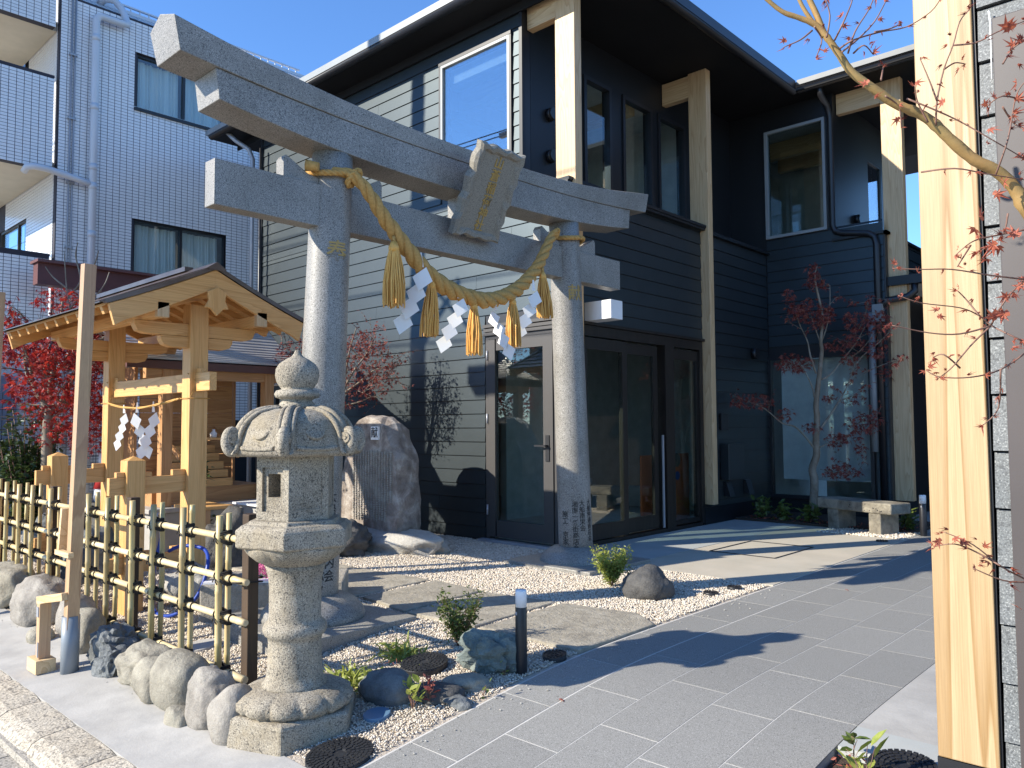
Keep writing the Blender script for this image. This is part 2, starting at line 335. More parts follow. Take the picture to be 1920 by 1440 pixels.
# street side: rough kerb blocks and pavers
kb = struct('kerb', MB().box(-18, 3, 1.2, 1.455, -.46, -.30), MT['street'])
x = -15.0
while x < 2.5:
    L = .56 + random.uniform(-.04, .04); mb = MB(); pts = []
    pr_ = [(1.215,-.34),(1.222,-.30),(1.25,-.262),(1.30,-.242),(1.38,-.232),(1.455,-.228),(1.455,-.36),(1.215,-.36)]
    nx = 9; vs = []
    for i in range(nx):
        xx = x + .004 + (L-.008)*i/(nx-1); e = .008 if i in (0, nx-1) else 0
        for (yy, zz) in pr_:
            n_ = noise.noise(Vector((xx*9, yy*9, zz*9)))*.006
            vs.append((xx, yy + n_ + (e if yy < 1.3 else 0), zz + n_ - e))
    q = len(pr_); fs = [(i*q+k, i*q+(k+1) % q, (i+1)*q+(k+1) % q, (i+1)*q+k) for i in range(nx-1) for k in range(q)] + [tuple(range(q))[::-1], tuple((nx-1)*q+k for k in range(q))]
    obj('kerb_block', mb.add(vs, fs, False), MT['kerb'], kb); x += L
sw = struct('pavement', MB().box(-18, 3, -3, 1.212, -.46, -.345), MT['street'])
for iy in range(3):
    for ix in range(-42, 4):
        x0 = ix*.30 + .15*(iy % 2); y1 = 1.205 - iy*.30
        if x0 > -2 or x0 < -9: continue
        obj('paver', MB().box(x0+.003, x0+.297, y1-.294, y1, -.37, -.338+random.uniform(0, .003)), MT['street'], sw)
# flagstones through the gate
fl = struct('flagstone_walk', MB().box(-9.2, -2.8, 3.55, 4.25, -.2, -.012), MT['gravelbase'])
fls = [[(-2.785,3.52),(-2.785,4.30),(-3.02,4.47),(-3.60,4.36),(-3.56,3.50)],
       [(-3.60,3.50),(-3.65,4.36),(-4.28,4.28),(-4.22,3.46)],
       [(-4.26,3.47),(-4.32,4.29),(-4.90,4.33),(-4.84,3.55)],
       [(-4.90,3.52),(-4.95,4.31),(-5.85,4.26),(-5.80,3.44)],
       [(-5.86,3.45),(-5.92,4.25),(-6.85,4.31),(-6.80,3.5)],
       [(-6.88,3.5),(-6.92,4.3),(-8.1,4.25),(-8.05,3.55)]]
for pl in fls:
    cx = sum(p[0] for p in pl)/len(pl); cy = sum(p[1] for p in pl)/len(pl); ring = []
    n = len(pl)
    for i in range(n):
        a, b = Vector((*pl[i], 0)), Vector((*pl[(i+1) % n], 0))
        for k in range(7):
            p = a.lerp(b, k/7); j = noise.noise(p*6)*.014; d = (p - Vector((cx, cy, 0))).normalized(); ring.append(p + d*(j-.004))
    vs = [(p.x, p.y, -.03) for p in ring] + [(p.x, p.y, .008+noise.noise(p*4)*.004) for p in ring] + [(cx+(p.x-cx)*.975, cy+(p.y-cy)*.975, .013+noise.noise(p*3)*.004) for p in ring] + [(cx, cy, .014)]
    q = len(ring); fs = []
    for l in range(2): fs += [(l*q+i, (l+1)*q+i, (l+1)*q+(i+1) % q, l*q+(i+1) % q) for i in range(q)]
    fs += [(2*q+i, 3*q, 2*q+(i+1) % q) for i in range(q)]
    o = obj('flagstone', MB().add(vs, fs, False), MT['slab'], fl)
# apron in front of the glass doors
sheet('concrete_apron', -4.165, -2.775, [5.97, 9.75], .004, MT['apron'])
mb = MB(); mb.add([(-5.05,6.45,.006),(-4.172,6.02,.006),(-4.172,9.75,.006),(-5.05,9.75,.006),(-5.05,6.45,-.3),(-4.172,6.02,-.3),(-4.172,9.75,-.3),(-5.05,9.75,-.3)],
    [(0,1,2,3),(0,4,5,1),(1,5,6,2),(2,6,7,3),(3,7,4,0)]); struct('doorstep_apron', mb, MT['apron_grey'])
hb = MB()
hp = [onX(1388,1015,-4.0)]
q = [(-3.98,7.15),(-3.98,8.05),(-3.30,8.05),(-3.30,7.15)]
for i in range(4):
    a, b = Vector((*q[i],.009)), Vector((*q[(i+1) % 4],.009)); hb.bar(a, b, .008, .006)
tag(obj('access_hatch', hb, MT['iron']), 'thin metal edged rectangular access hatch set flush in the beige concrete apron', 'hatch')
sheet('planting_bed', -5.05, -2.85, [9.76, 10.93], .03, MT['soil'])
sheet('side_slab', -1.255, 2.5, [3.47, 15], .0, MT['concrete'])
sheet('side_slab_edge', -1.25, 2.5, [3.24, 3.464], .004, MT['apron_grey'])
sheet('planting_pocket', -1.25, 2.5, [1.3, 3.236], -.035, MT['soil'])
sheet('rear_paving', -5.0, -2.78, [11.2, 20], 0, MT['apron_grey'])

# gravel: real pebbles
def pebbles(name, n, region, sz, zfun, seed=3, excl=()):
    g = np.random.default_rng(seed); x0, x1, y0, y1 = region
    X = g.uniform(x0, x1, n*2); Y = g.uniform(y0, y1, n*2)
    dist = np.hypot(X, Y)
    keep = g.uniform(0, 1, n*2) < np.clip((4.2/dist)**1.6, 0, 1)
    for (a, b, c, d) in excl: keep &= ~((X > a) & (X < b) & (Y > c) & (Y < d))
    X, Y = X[keep][:n], Y[keep][:n]; n = len(X); dist = np.hypot(X, Y)
    base = np.array([(1,0,0),(0,1,0),(-1,0,0),(0,-1,0),(0,0,1),(0,0,-1)], float)
    tri = np.array([(0,1,4),(1,2,4),(2,3,4),(3,0,4),(1,0,5),(2,1,5),(3,2,5),(0,3,5)])
    r = sz*g.uniform(.6, 1.25, n)*np.clip(dist/4.2, 1, 1.5); V = base[None]*g.uniform(.65, 1.2, (n, 6, 1))
    V[:, :, 2] *= .75; th = g.uniform(0, 6.28, n); tl = g.uniform(-.7, .7, n)
    c, s = np.cos(tl)[:, None], np.sin(tl)[:, None]; y_, z_ = V[:, :, 1]*c - V[:, :, 2]*s, V[:, :, 1]*s + V[:, :, 2]*c; V[:, :, 1], V[:, :, 2] = y_, z_
    c, s = np.cos(th)[:, None], np.sin(th)[:, None]; x_, y_ = V[:, :, 0]*c - V[:, :, 1]*s, V[:, :, 0]*s + V[:, :, 1]*c; V[:, :, 0], V[:, :, 1] = x_, y_
    V *= r[:, None, None]
    Z = np.maximum(-.117*.2*np.log1p(np.exp(np.minimum(40, (3.4-Y)/.2))), -.24) + zfun + g.uniform(-.3, .7, n)*sz
    V += np.stack([X, Y, Z], 1)[:, None, :]
    F = (tri[None] + (np.arange(n)*6)[:, None, None]).reshape(-1)
    me = bpy.data.meshes.new(name); me.vertices.add(n*6); me.vertices.foreach_set('co', V.reshape(-1))
    nf = n*8; me.loops.add(nf*3); me.loops.foreach_set('vertex_index', F); me.polygons.add(nf)
    me.polygons.foreach_set('loop_start', np.arange(nf)*3); me.polygons.foreach_set('loop_total', np.full(nf, 3))
    at = me.attributes.new('tone', 'FLOAT', 'POINT'); at.data.foreach_set('value', np.repeat(g.uniform(0, 1, n), 6))
    me.update(); me.validate(); me.materials.append(MT['pebble']); o = link(name, me); return o
EX = [(-2.8,99,0,99)] + [(min(p[0] for p in f)+.03, max(p[0] for p in f)-.03, min(p[1] for p in f)+.06, max(p[1] for p in f)-.06) for f in fls]
o = pebbles('gravel', 215000, (-10.6, -2.78, 1.93, 6.3), .0063, 0, 3, EX + [(-4.17,-2.7,5.96,9),(-5.1,-4.1,6.2,9)])
tag(o, 'cream coloured crushed stone gravel covering the garden bed around the stone gate', 'gravel', kind='stuff')
mb = MB(); g_ = random.Random(8)
for k in range(90):
    y = g_.uniform(1.95, 5.8); x = -2.76 + abs(g_.gauss(0, .10)); r = g_.uniform(.004, .008); z = prof(y)+r*.5
    mb.add([(x+r,y,z),(x,y+r,z),(x-r,y,z),(x,y-r*.8,z),(x,y,z+r*.8),(x,y,z-r*.5)], [(0,1,4),(1,2,4),(2,3,4),(3,0,4),(1,0,5),(2,1,5),(3,2,5),(0,3,5)])
stuff(tag(obj('stray_gravel', mb, MT['rock_pale']), 'stray pale pebbles kicked onto the grey paving along the gravel edge', 'gravel'))
o = pebbles('gravel', 2500, (-3.75, -2.8, 9.25, 9.85), .011, .006, 5); tag(o, 'small patch of pale gravel around the legs of the stone bench', 'gravel', kind='stuff')

# ================================================================== DARK HOUSE
CH = .1575
def cut(a0, a1, z0, z1, openings):
    """segments of [a0,a1] left free by openings (b0,b1,y0,y1) overlapping z0..z1"""
    segs = [(a0, a1)]
    for (b0, b1, c0, c1) in openings:
        if c1 <= z0 + .02 or c0 >= z1 - .02: continue
        ns = []
        for s0, s1 in segs:
            if b1 <= s0 or b0 >= s1: ns.append((s0, s1)); continue
            if b0 > s0: ns.append((s0, b0))
            if b1 < s1: ns.append((b1, s1))
        segs = ns
    return [s for s in segs if s[1]-s[0] > .02]
def boards(parent, axis, pos, sgn, a0, a1, z0, z1, zref, openings=(), mat=None, gap=.010, t=.016, step=CH, maxlen=None, name='siding_board'):
    """lap boards on plane axis=pos, facing sgn"""
    k0 = math.floor((z0 - zref)/step); k1 = math.ceil((z1 - zref)/step)
    for k in range(k0, k1):
        b0 = max(zref + k*step + gap, z0); b1 = min(zref + (k+1)*step, z1)
        if b1 - b0 < .02: continue
        for s0, s1 in cut(a0, a1, b0, b1, openings):
            pcs = [(s0, s1)]
            if maxlen and s1 - s0 > maxlen:
                cutp = s0 + ((k*1.37) % 1)*(s1-s0-1) + .5; pcs = [(s0, cutp-.0015), (cutp+.0015, s1)]
            for (q0, q1) in pcs:
                lo, hi = pos + sgn*t, pos + sgn*(t*.45)
                if axis == 'Y': vs = [(q0,lo,b0),(q1,lo,b0),(q1,hi,b1),(q0,hi,b1),(q0,pos,b0),(q1,pos,b0),(q1,pos,b1),(q0,pos,b1)]
                else: vs = [(lo,q0,b0),(lo,q1,b0),(hi,q1,b1),(hi,q0,b1),(pos,q0,b0),(pos,q1,b0),(pos,q1,b1),(pos,q0,b1)]
                fs = [(0,1,2,3),(5,4,7,6),(0,4,5,1),(3,2,6,7),(0,3,7,4),(1,5,6,2)]
                obj(name, MB().add(vs, fs), mat or MT['siding'], parent)
def wallbox(axis, p0, p1, a0, a1, z0, z1, openings=()):
    """wall slab between p0..p1 with rectangular openings, as one MB"""
    mb = MB(); zs = sorted({z0, z1, *[o[2] for o in openings], *[o[3] for o in openings]}); zs = [z for z in zs if z0 <= z <= z1]
    for za, zb in zip(zs, zs[1:]):
        for s0, s1 in cut(a0, a1, za, zb, openings):
            if axis == 'Y': mb.box(s0, s1, p0, p1, za, zb)
            else: mb.box(p0, p1, s0, s1, za, zb)
    return mb
def window(parent, axis, pos, a0, a1, z0, z1, fw=.05, fd=.07, mat=None, gl=None, mull=(), name='window', glz=None):
    """frame (part) with its pane (sub-part)"""
    mb = MB()
    def bx(u0, u1, w0, w1, d0, d1):
        if axis == 'Y': mb.box(u0, u1, d0, d1, w0, w1)
        else: mb.box(d0, d1, u0, u1, w0, w1)
    d0, d1 = pos - fd/2, pos + fd/2
    bx(a0, a0+fw, z0, z1, d0, d1); bx(a1-fw, a1, z0, z1, d0, d1); bx(a0+fw, a1-fw, z0, z0+fw, d0, d1); bx(a0+fw, a1-fw, z1-fw, z1, d0, d1)
    for mm in mull: bx(mm-fw/2, mm+fw/2, z0+fw, z1-fw, d0+.005, d1-.005)
    f = obj(name, mb, mat or MT['black'], parent); f_org = f
    g = MB()
    if axis == 'Y': g.box(a0+fw-.01, a1-fw+.01, pos-.004, pos+.004, z0+fw-.01, z1-fw+.01)
    else: g.box(pos-.004, pos+.004, a0+fw-.01, a1-fw+.01, z0+fw-.01, z1-fw+.01)
    p = obj('pane', g, gl or MT['glass'], f)
    return f
H = thing('dark_clad_house', 'two storey house in charcoal horizontal siding with pale timber posts and deep black eaves', 'house', (-6, 8, 0))
YL = 6.235                      # lit wall plane
XD = -5.08                      # dark face plane
W1 = (-6.93, -5.80, 4.0, 5.60); D1 = (-6.20, -5.16, .02, 2.27)
zref = 2.029
obj('wall', wallbox('Y', YL, YL+.12, -11.15, -5.63, 3.83, 6.0, [W1]), MT['black'], H)
obj('wall', wallbox('Y', YL, YL+.12, -11.15, XD, -.2, 3.83, [D1]), MT['black'], H)
boards(H, 'Y', YL, -1, -11.13, -5.66, 3.83, 5.93, zref, [(W1[0]-.03, W1[1]+.03, W1[2], W1[3])], maxlen=3.2)
boards(H, 'Y', YL, -1, -11.13, XD-.02, .02, 3.83, zref, [(D1[0]-.02, D1[1]+.06, -1, 2.42)], maxlen=3.2)
obj('corner_trim', MB().box(-5.66, -5.615, YL-.03, YL+.02, 3.86, 5.95), MT['trim'], H)
obj('corner_trim', MB().box(-11.16, -11.12, YL-.03, YL+.02, -.1, 5.95), MT['trim'], H)
obj('foundation', MB().box(-11.1, XD-.02, YL+.01, YL+.1, -.25, .02), MT['trim'], H)
# upper left window
wn = window(H, 'Y', YL-.012, *W1, fw=.032, fd=.06, mat=MT['fascia'], gl=MT['glassm'])
obj('reveal', MB().box(W1[0]-.035, W1[0]-.001, YL-.04, YL+.01, W1[2], W1[3]+.03).box(W1[0]-.035, W1[1]+.03, YL-.045, YL+.01, W1[3]+.002, W1[3]+.04).box(W1[1]+.001, W1[1]+.03, YL-.04, YL+.01, W1[2], W1[3]), MT['black'], wn)
obj('blind_cassette', MB().box(W1[0]+.08, W1[1]-.08, YL+.09, YL+.15, 5.40, 5.5), MT['room'], wn)
# ground floor side door
df = MB(); x0, x1, z0, z1 = D1
df.box(x0, x0+.05, YL-.02, YL+.06, z0, z1).box(x1-.05, x1, YL-.02, YL+.06, z0, z1).box(x0+.05, x1-.05, YL-.02, YL+.06, z1-.04, z1)
dr = obj('side_door', df, MT['frame'], H)
lf = MB(); a, b = x0+.055, x1-.055
lf.box(a, a+.10, YL-.035, YL+.02, .06, z1-.045).box(b-.13, b, YL-.035, YL+.02, .06, z1-.045).box(a+.12, b-.13, YL-.035, YL+.02, .06, .24).box(a+.12, b-.13, YL-.035, YL+.02, z1-.17, z1-.045)
obj('door_leaf', lf, MT['frame'], dr)
obj('pane', MB().box(a+.11, b-.12, YL-.008, YL, .23, z1-.16), MT['glassd'], dr)
obj('handle', MB().box(b-.095, b-.045, YL-.045, YL-.034, .90, 1.17).bar((b-.07, YL-.085, 1.06), (b-.21, YL-.085, 1.06), .014, .018).box(b-.08, b-.06, YL-.09, YL-.045, 1.05, 1.07), MT['black'], dr)
for zz in (.35, 1.35, 2.05): obj('hinge', MB().tube([(x0+.045, YL-.045, zz-.055), (x0+.045, YL-.045, zz+.055)], .011, 8), MT['steel'], dr)
obj('threshold', MB().box(x0-.06, x1+.04, YL-.09, YL+.03, .005, .03), MT['steel'], dr)
for i, (dz, dy) in enumerate(((.03,.045),(.075,.035),(.12,.05))):
    obj('door_hood', MB().box(x0-.02, XD-.01, YL-dy, YL-.002, z1+dz-.028, z1+dz+.006), MT['frame'], H)
# dark face (faces the path)
GD = (6.42, 9.0, .0, 2.33)
obj('wall', wallbox('X', XD-.14, XD, YL+.125, 11.0, -.2, 3.83, [GD]), MT['black'], H)
boards(H, 'X', XD, 1, YL-.01, 9.02, 2.36, 3.80, 2.328)
boards(H, 'X', XD, 1, 9.14, 10.93, .22, 3.75, 2.328)
obj('foundation', MB().box(XD-.1, XD+.012, 9.02, 10.98, -.2, .215), MT['trim'], H)
obj('window_ledge', MB().box(-5.66, -4.985, YL-.02, 9.03, 3.80, 3.835).box(XD-.02, -5.0, YL-.02, 9.03, 3.77, 3.80), MT['trim'], H)
obj('window_ledge', MB().box(-5.66, -5.02, 9.145, 10.95, 3.755, 3.79), MT['trim'], H)
# recessed upper wall with three tall windows
XW = -5.63
WU = [(7.30, 7.86), (8.10, 8.78), (8.92, 9.62)]
obj('wall', wallbox('X', XW-.13, XW, YL+.125, 10.98, 3.83, 6.0, [(p, q_, 3.95, 5.46) for p, q_ in WU]), MT['trim'], H)
for p, q_ in WU:
    window(H, 'X', XW-.02, p, q_, 3.95, 5.46, fw=.05, fd=.09)
for zz in (4.78, 4.30):
    v = obj('vent_cap', MB().tube([(XW, 6.68, zz), (XW+.06, 6.68, zz)], .075, 20), MT['trim'], H)
    obj('vent_disc', MB().tube([(XW+.062, 6.68, zz), (XW+.075, 6.68, zz)], .066, 20), MT['siding_dark'], v)
# glass entrance on the ground floor (dark face)
ye0, ye1 = GD[0], GD[1]; Xg = XD - .03
fr = MB().box(Xg-.05, Xg+.05, ye0, ye0+.07, 0.03, 2.33).box(Xg-.05, Xg+.05, ye1-.07, ye1, .03, 2.33).box(Xg-.05, Xg+.05, ye0+.07, ye1-.07, 2.22, 2.33).box(Xg-.05, Xg+.05, ye0+.07, ye1-.07, .0, .045)
fr.box(Xg-.06, Xg+.06, 8.10, 8.24, .045, 2.22).box(Xg-.045, Xg+.055, 8.24, 8.30, .045, 2.22)
ent = obj('glass_entrance', fr, MT['frame_dark'], H)
def leaf(y0, y1, X, z0=.06, z1=2.20, fw=.09, bot=.16, nm='sliding_door'):
    f = MB().box(X-.02, X+.02, y0, y0+fw, z0, z1).box(X-.02, X+.02, y1-fw, y1, z0, z1).box(X-.02, X+.02, y0+fw, y1-fw, z0, z0+bot).box(X-.02, X+.02, y0+fw, y1-fw, z1-.12, z1)
    o = obj(nm, f, MT['frame_dark'], H); obj('pane', MB().box(X-.003, X+.003, y0+fw-.01, y1-fw+.01, z0+bot-.01, z1-.11), MT['glassd'], o); return o
leaf(6.50, 7.32, Xg+.028); leaf(7.28, 8.02, Xg-.022)
sd = leaf(8.32, 8.93, Xg, fw=.035, bot=.05, nm='side_light')
obj('rolled_curtain_stop', MB().box(Xg+.03, Xg+.045, 8.04, 8.07, .06, 1.15), MT['steel'], ent)
for zz in (1.02, 1.10, 1.18): obj('pull_handle_tag', MB().box(Xg+.05, Xg+.056, 6.53, 6.57, zz, zz+.055), MT['paper'], ent)
obj('entrance_header', MB().box(XD+.002, XD+.045, YL-.01, 9.03, 2.335, 2.365), MT['frame_dark'], H)
# timber posts with their stub beams
def tpost(y, xa, xb, z0, z1, beam_to, parent=H, th=.115):
    o = obj('timber_post', MB().box(xa, xb, y, y+th, z0, z1), MT['glulam'], parent, bevel=.004)
    if beam_to is not None:
        obj('stub_beam', MB().box(beam_to, xa-.002, y+.008, y+th-.008, z1-.31, z1-.02), MT['glulamX'], o, bevel=.004)
    return o
tpost(6.29, -5.215, -4.955, .26, 5.93, -5.62)
tpost(9.03, -5.215, -4.955, .26, 5.90, -5.62)
# roof: low hip, soffit, fascia, gutter.  eaves: front Y=5.78, right X=-4.44
RZ = 6.0
sof = MB().box(-12.0, -4.46, 5.80, 11.2, 5.905, 5.925).box(-4.46, 3.0, 10.56, 14.5, 5.905, 5.925)
obj('soffit', sof, MT['soffit'], H)
rf = MB()
rf.add([(-12.05,5.74,6.03),(-4.40,5.74,6.03),(-4.40,10.55,6.03),(3.2,10.55,6.03),(3.2,16,6.03),(-12.05,16,6.03),(-8.2,9.9,6.85),(-8.2,12.5,6.85),(3.2,13.2,6.85)],
       [(0,1,6),(1,2,6),(2,7,6),(2,3,8,7),(0,6,7,5),(5,7,8,4)])
obj('roof', rf, MT['black'], H)
obj('fascia', MB().box(-12.05, -4.40, 5.735, 5.755, 5.96, 6.045), MT['fascia'], H)
obj('fascia', MB().box(-12.06, -12.04, 5.735, 12, 5.96, 6.045), MT['fascia'], H)
obj('fascia', MB().box(-4.415, -4.395, 5.735, 10.53, 5.93, 6.045), MT['black'], H)
obj('fascia', MB().box(-4.38, 3.2, 10.535, 10.555, 5.98, 6.05), MT['fascia2'], H)
def gutter(a, b):
    a, b = Vector(a), Vector(b); d = (b-a).normalized(); s_ = Vector((d.y, -d.x, 0)); mb = MB(); pr = []
    for k in range(9): an = math.pi*k/8; pr.append((math.cos(an)*.06, -math.sin(an)*.06))
    pr += [(x*.9, z*.9+.002) for x, z in pr[::-1]]
    vs = [p + s_*x + Vector((0,0,z)) for p in (a, b) for x, z in pr]; n = len(pr)
    return mb.add(vs, [(k, (k+1) % n, (k+1) % n+n, k+n) for k in range(n)] + [tuple(range(n)), tuple(range(n, 2*n))[::-1]], True)
obj('gutter', gutter((-12.0,5.80,5.955),(-4.46,5.80,5.955)), MT['black'], H)
obj('gutter', gutter((-4.46,5.80,5.94),(-4.46,10.6,5.94)), MT['black'], H)
obj('gutter', gutter((-4.40,10.62,5.955),(3.2,10.62,5.955)), MT['black'], H)
obj('eave_board', MB().box(-11.9, -4.5, YL-.045, YL-.02, 5.80, 5.905), MT['soffit'], H)
obj('snow_guard', MB().box(-3.9, -3.8, 10.7, 10.75, 6.07, 6.12).box(-3.2, -3.1, 10.7, 10.75, 6.07, 6.12), MT['black'], H)
# downspouts at the left corner
obj('downspout', MB().tube([(-11.6,5.86,5.93),(-11.5,5.95,5.80),(-11.35,6.10,5.66),(-11.30,6.14,5.5),(-11.30,6.14,0)], .035, 10), MT['steel'], H)
obj('downspout', MB().tube([(-11.02,6.12,5.6),(-11.02,6.12,.3)], .02, 8), MT['black'], H)
# ---- rear wing facing the garden
YW = 10.95
LW = (-5.08, -3.62, .22, 2.25); UW = (-5.05, -4.16, 3.98, 5.58)
obj('wall', wallbox('Y', YW, YW+.14, XD, -3.42, -.2, 3.83, [LW]), MT['black'], H)
obj('wall', wallbox('Y', YW, YW+.14, XD-.6, -4.06, 3.83, 6.0, [UW]), MT['trim'], H)
boards(H, 'Y', YW, -1, XD+.02, -3.44, .22, 4.0, 3.805, [(LW[0]-.02, LW[1]+.02, LW[2], LW[3]+.03)])
window(H, 'Y', YW-.01, *LW, fw=.05, fd=.08); window(H, 'Y', YW-.01, *UW, fw=.04, fd=.08, mat=MT['fascia'], gl=MT['glassd'])
obj('foundation', MB().box(XD+.01, -3.43, YW-.012, YW+.05, -.2, .2), MT['trim'], H)
obj('roller_blind', MB().box(LW[0]+.12, LW[1]-.10, YW+.16, YW+.165, .48, 2.2), MT['room'], H)
obj('wall', wallbox('X', -4.19, -4.06, YW+.14, 14, 3.83, 6.0, [(12.3, 12.9, 3.95, 5.3)]), MT['trim'], H)
window(H, 'X', -4.09, 12.3, 12.9, 3.95, 5.3, fw=.03, fd=.05, gl=MT['glassm']); obj('wall', MB().box(-4.30, -4.20, 12.2, 13.0, 3.9, 5.4), MT['black'], H)  # last box: black backing added behind the pane to block sky showing through
v = obj('vent_cap', MB().tube([(-4.06, 11.75, 4.25), (-4.0, 11.75, 4.25)], .075, 20), MT['trim'], H)
obj('vent_disc', MB().tube([(-3.998, 11.75, 4.25), (-3.985, 11.75, 4.25)], .066, 20), MT['siding_dark'], v)
obj('window_ledge', MB().box(-4.1, -3.38, YW-.05, 11.3, 3.80, 3.835).box(-3.42, -3.38, YW-.05, 13.8, 3.80, 3.835), MT['trim'], H)
obj('wall', wallbox('X', -3.56, -3.42, 11.25, 13.9, -.2, 3.8), MT['black'], H)
boards(H, 'X', -3.42, 1, 11.28, 13.9, 3.1, 3.78, 2.328)
o = tpost(11.06, -3.46, -3.20, .26, 5.93, -4.05)
# rain pipe of the wing
pp = [(-4.12,10.66,5.95),(-4.12,10.70,5.82),(-4.10,10.86,5.70),(-4.08,10.90,5.55),(-4.08,10.90,4.02),(-4.05,10.90,3.93),(-3.96,10.90,3.89),(-3.60,10.89,3.82),(-3.53,10.89,3.76),(-3.51,10.89,3.66),(-3.51,10.89,.1)]
obj('downspout', MB().tube(pp, .042, 12), MT['black'], H)
obj('pipe_guard', MB().tube([(-3.60,10.905,.9),(-3.60,10.905,2.75)], .05, 12), MT['fascia'], H)
obj('pipe_collar', MB().box(-3.57, -3.45, 10.83, 10.95, 2.62, 2.85), MT['fascia'], H)
# porch roof and entrance beyond the post
obj('porch_gutter', MB().box(-3.50, 1.0, 11.0, 11.12, 3.10, 3.22), MT['trim'], H)
obj('porch_ceiling', MB().box(-3.4, 1.0, 11.12, 13.8, 3.12, 3.16), MT['room'], H)
obj('porch_pipe', MB().tube([(-3.1,11.05,3.1),(-3.1,11.05,3.0),(-3.18,11.0,2.93),(-3.42,10.95,2.9),(-3.5,10.92,2.8)], .045, 10), MT['black'], H)
obj('wall', MB().box(-3.4, 3.0, 13.6, 13.75, -.1, 3.1), MT['frame_dark'], H)
for k in range(9): obj('door_slat', MB().box(-3.2+.12*k, -3.12+.12*k, 13.55, 13.6, .05, 2.3), MT['frame_dark'], H)
obj('wall', MB().box(-3.4, 3.0, 12.6, 12.75, 3.2, 5.9), MT['siding'], H)
boards(H, 'Y', 12.6, -1, -3.4, 3.0, 3.2, 3.9, 2.328)
window(H, 'Y', 12.55, -3.35, -2.2, 3.95, 5.4, fw=.05, fd=.06)
# rooms behind the glass
rm = MB()
rm.box(-11.0, -5.25, 10.2, 10.3, .03, 3.2).box(-11.0, -5.25, YL+.13, 10.2, -.05, .03).box(-11.0, -5.25, YL+.13, 10.2, 2.75, 2.85).box(-11.1, -11.0, YL+.13, 10.2, 0, 5.9)
ru = MB().box(-11.0, -5.8, 9.9, 10.0, 3.3, 5.77).box(-8.6, -8.5, YL+.14, 9.9, 3.81, 5.77).box(-11.0, -5.8, YL+.14, 9.9, 5.70, 5.775); obj('upper_room', ru, MT['room_up'], H)
rm.box(-11.0, -5.8, 10.2, 10.3, 3.3, 5.9).box(-11.0, -5.8, YL+.13, 10.2, 3.7, 3.8).box(-11.0, -5.8, YL+.13, 10.2, 5.78, 5.85)
rm.box(-5.0, -3.5, 12.8, 12.9, 0, 3).box(-6.1, -4.2, 12.9, 13.0, 3.8, 5.9).box(-6.0, -3.45, YW+.14, 14, 3.02, 3.1).box(-6.0, -4.2, YW+.14, 14, 5.78, 5.85)
rm.box(-5.3, -5.24, YW+.141, 14, 0, 3.0).box(-3.60, -3.565, YW+.141, 12.8, 0, 3.0).box(-6.1, -6.0, YW+.141, 14, 3.1, 5.78)
rm.box(-7.3, -7.2, 7.6, 10.2, 0.03, 2.75)
obj('interior_room', rm, MT['room'], H)
for y in (7.0, 8.6): obj('ceiling_beam', MB().box(-10.9, -5.85, y, y+.12, 5.42, 5.695), MT['glulamX'], H)
obj('ceiling_beam', MB().box(-7.6, -7.48, YL+.14, 9.8, 5.42, 5.69), MT['glulam'], H)
for x_, z_ in ((-4.7,5.3),(-4.35,5.3)): obj('ceiling_beam', MB().box(-5.6, -4.2, 11.9+(x_+4.7)*2, 12.0+(x_+4.7)*2, 5.5, 5.76), MT['glulamX'], H)
# small fittings on the dark wall
w_ = MT['black']
obj('vent_hood', MB().tube([(XD+.02,10.42,2.27),(XD+.09,10.42,2.27)], .075, 18), MT['black'], H)
obj('intercom', MB().box(XD+.018, XD+.05, 9.42, 9.60, 1.20, 1.42), MT['black'], H, bevel=.004)
obj('meter_box', MB().box(XD+.018, XD+.14, 9.42, 9.85, .55, 1.02), MT['siding_dark'], H, bevel=.004)
for yy in (9.5, 10.05): obj('vent_hood', MB().add([(XD+.02,yy,.33),(XD+.02,yy+.14,.33),(XD+.02,yy+.14,.52),(XD+.02,yy,.52),(XD+.11,yy,.33),(XD+.11,yy+.14,.33),(XD+.05,yy+.14,.52),(XD+.05,yy,.52)],
    [(0,1,5,4),(4,5,6,7),(0,4,7,3),(1,2,6,5),(3,7,6,2)]), MT['black'], H)
# projecting white sign box
sg = thing('projecting_sign', 'plain white box sign projecting from the dark siding above the glass entrance', 'sign', (-4.9, 6.64, 2.36))
obj('sign_box', MB().box(-5.055, -4.71, 6.54, 6.745, 2.365, 2.56), MT['white'], sg, bevel=.004)
obj('sign_bracket', MB().box(-5.064, -5.0555, 6.56, 6.73, 2.38, 2.55), MT['black'], sg)
# orange poster panels inside the entrance
for (y0, y1, lab) in ((8.05, 8.36, 'rust orange poster stand seen through the sliding glass door'), (8.80, 9.16, 'rust orange poster stand with a round blue badge behind the narrow side light')):
    t_ = thing('poster_stand', lab, 'poster', (-5.4, y0, .03))
    obj('board', MB().box(-5.40, -5.38, y0, y1, .05, .90), simple('rust_board', (.50,.13,.04), .6), t_)
    obj('foot', MB().box(-5.5, -5.3, y0+.02, y1-.02, .031, .05), MT['black'], t_)
    if y0 > 8.5:
        obj('badge', MB().tube([(-5.379,y0+.07,.62),(-5.374,y0+.07,.62)], .055, 20), simple('badge_blue', (.02,.06,.22), .5), t_)
        obj('picture', MB().tube([(-5.379,y0+.06,.82),(-5.375,y0+.06,.82)], .09, 20), simple('poster_picture', (.05,.05,.045), .5, (.25,.2,.12), 14), t_)
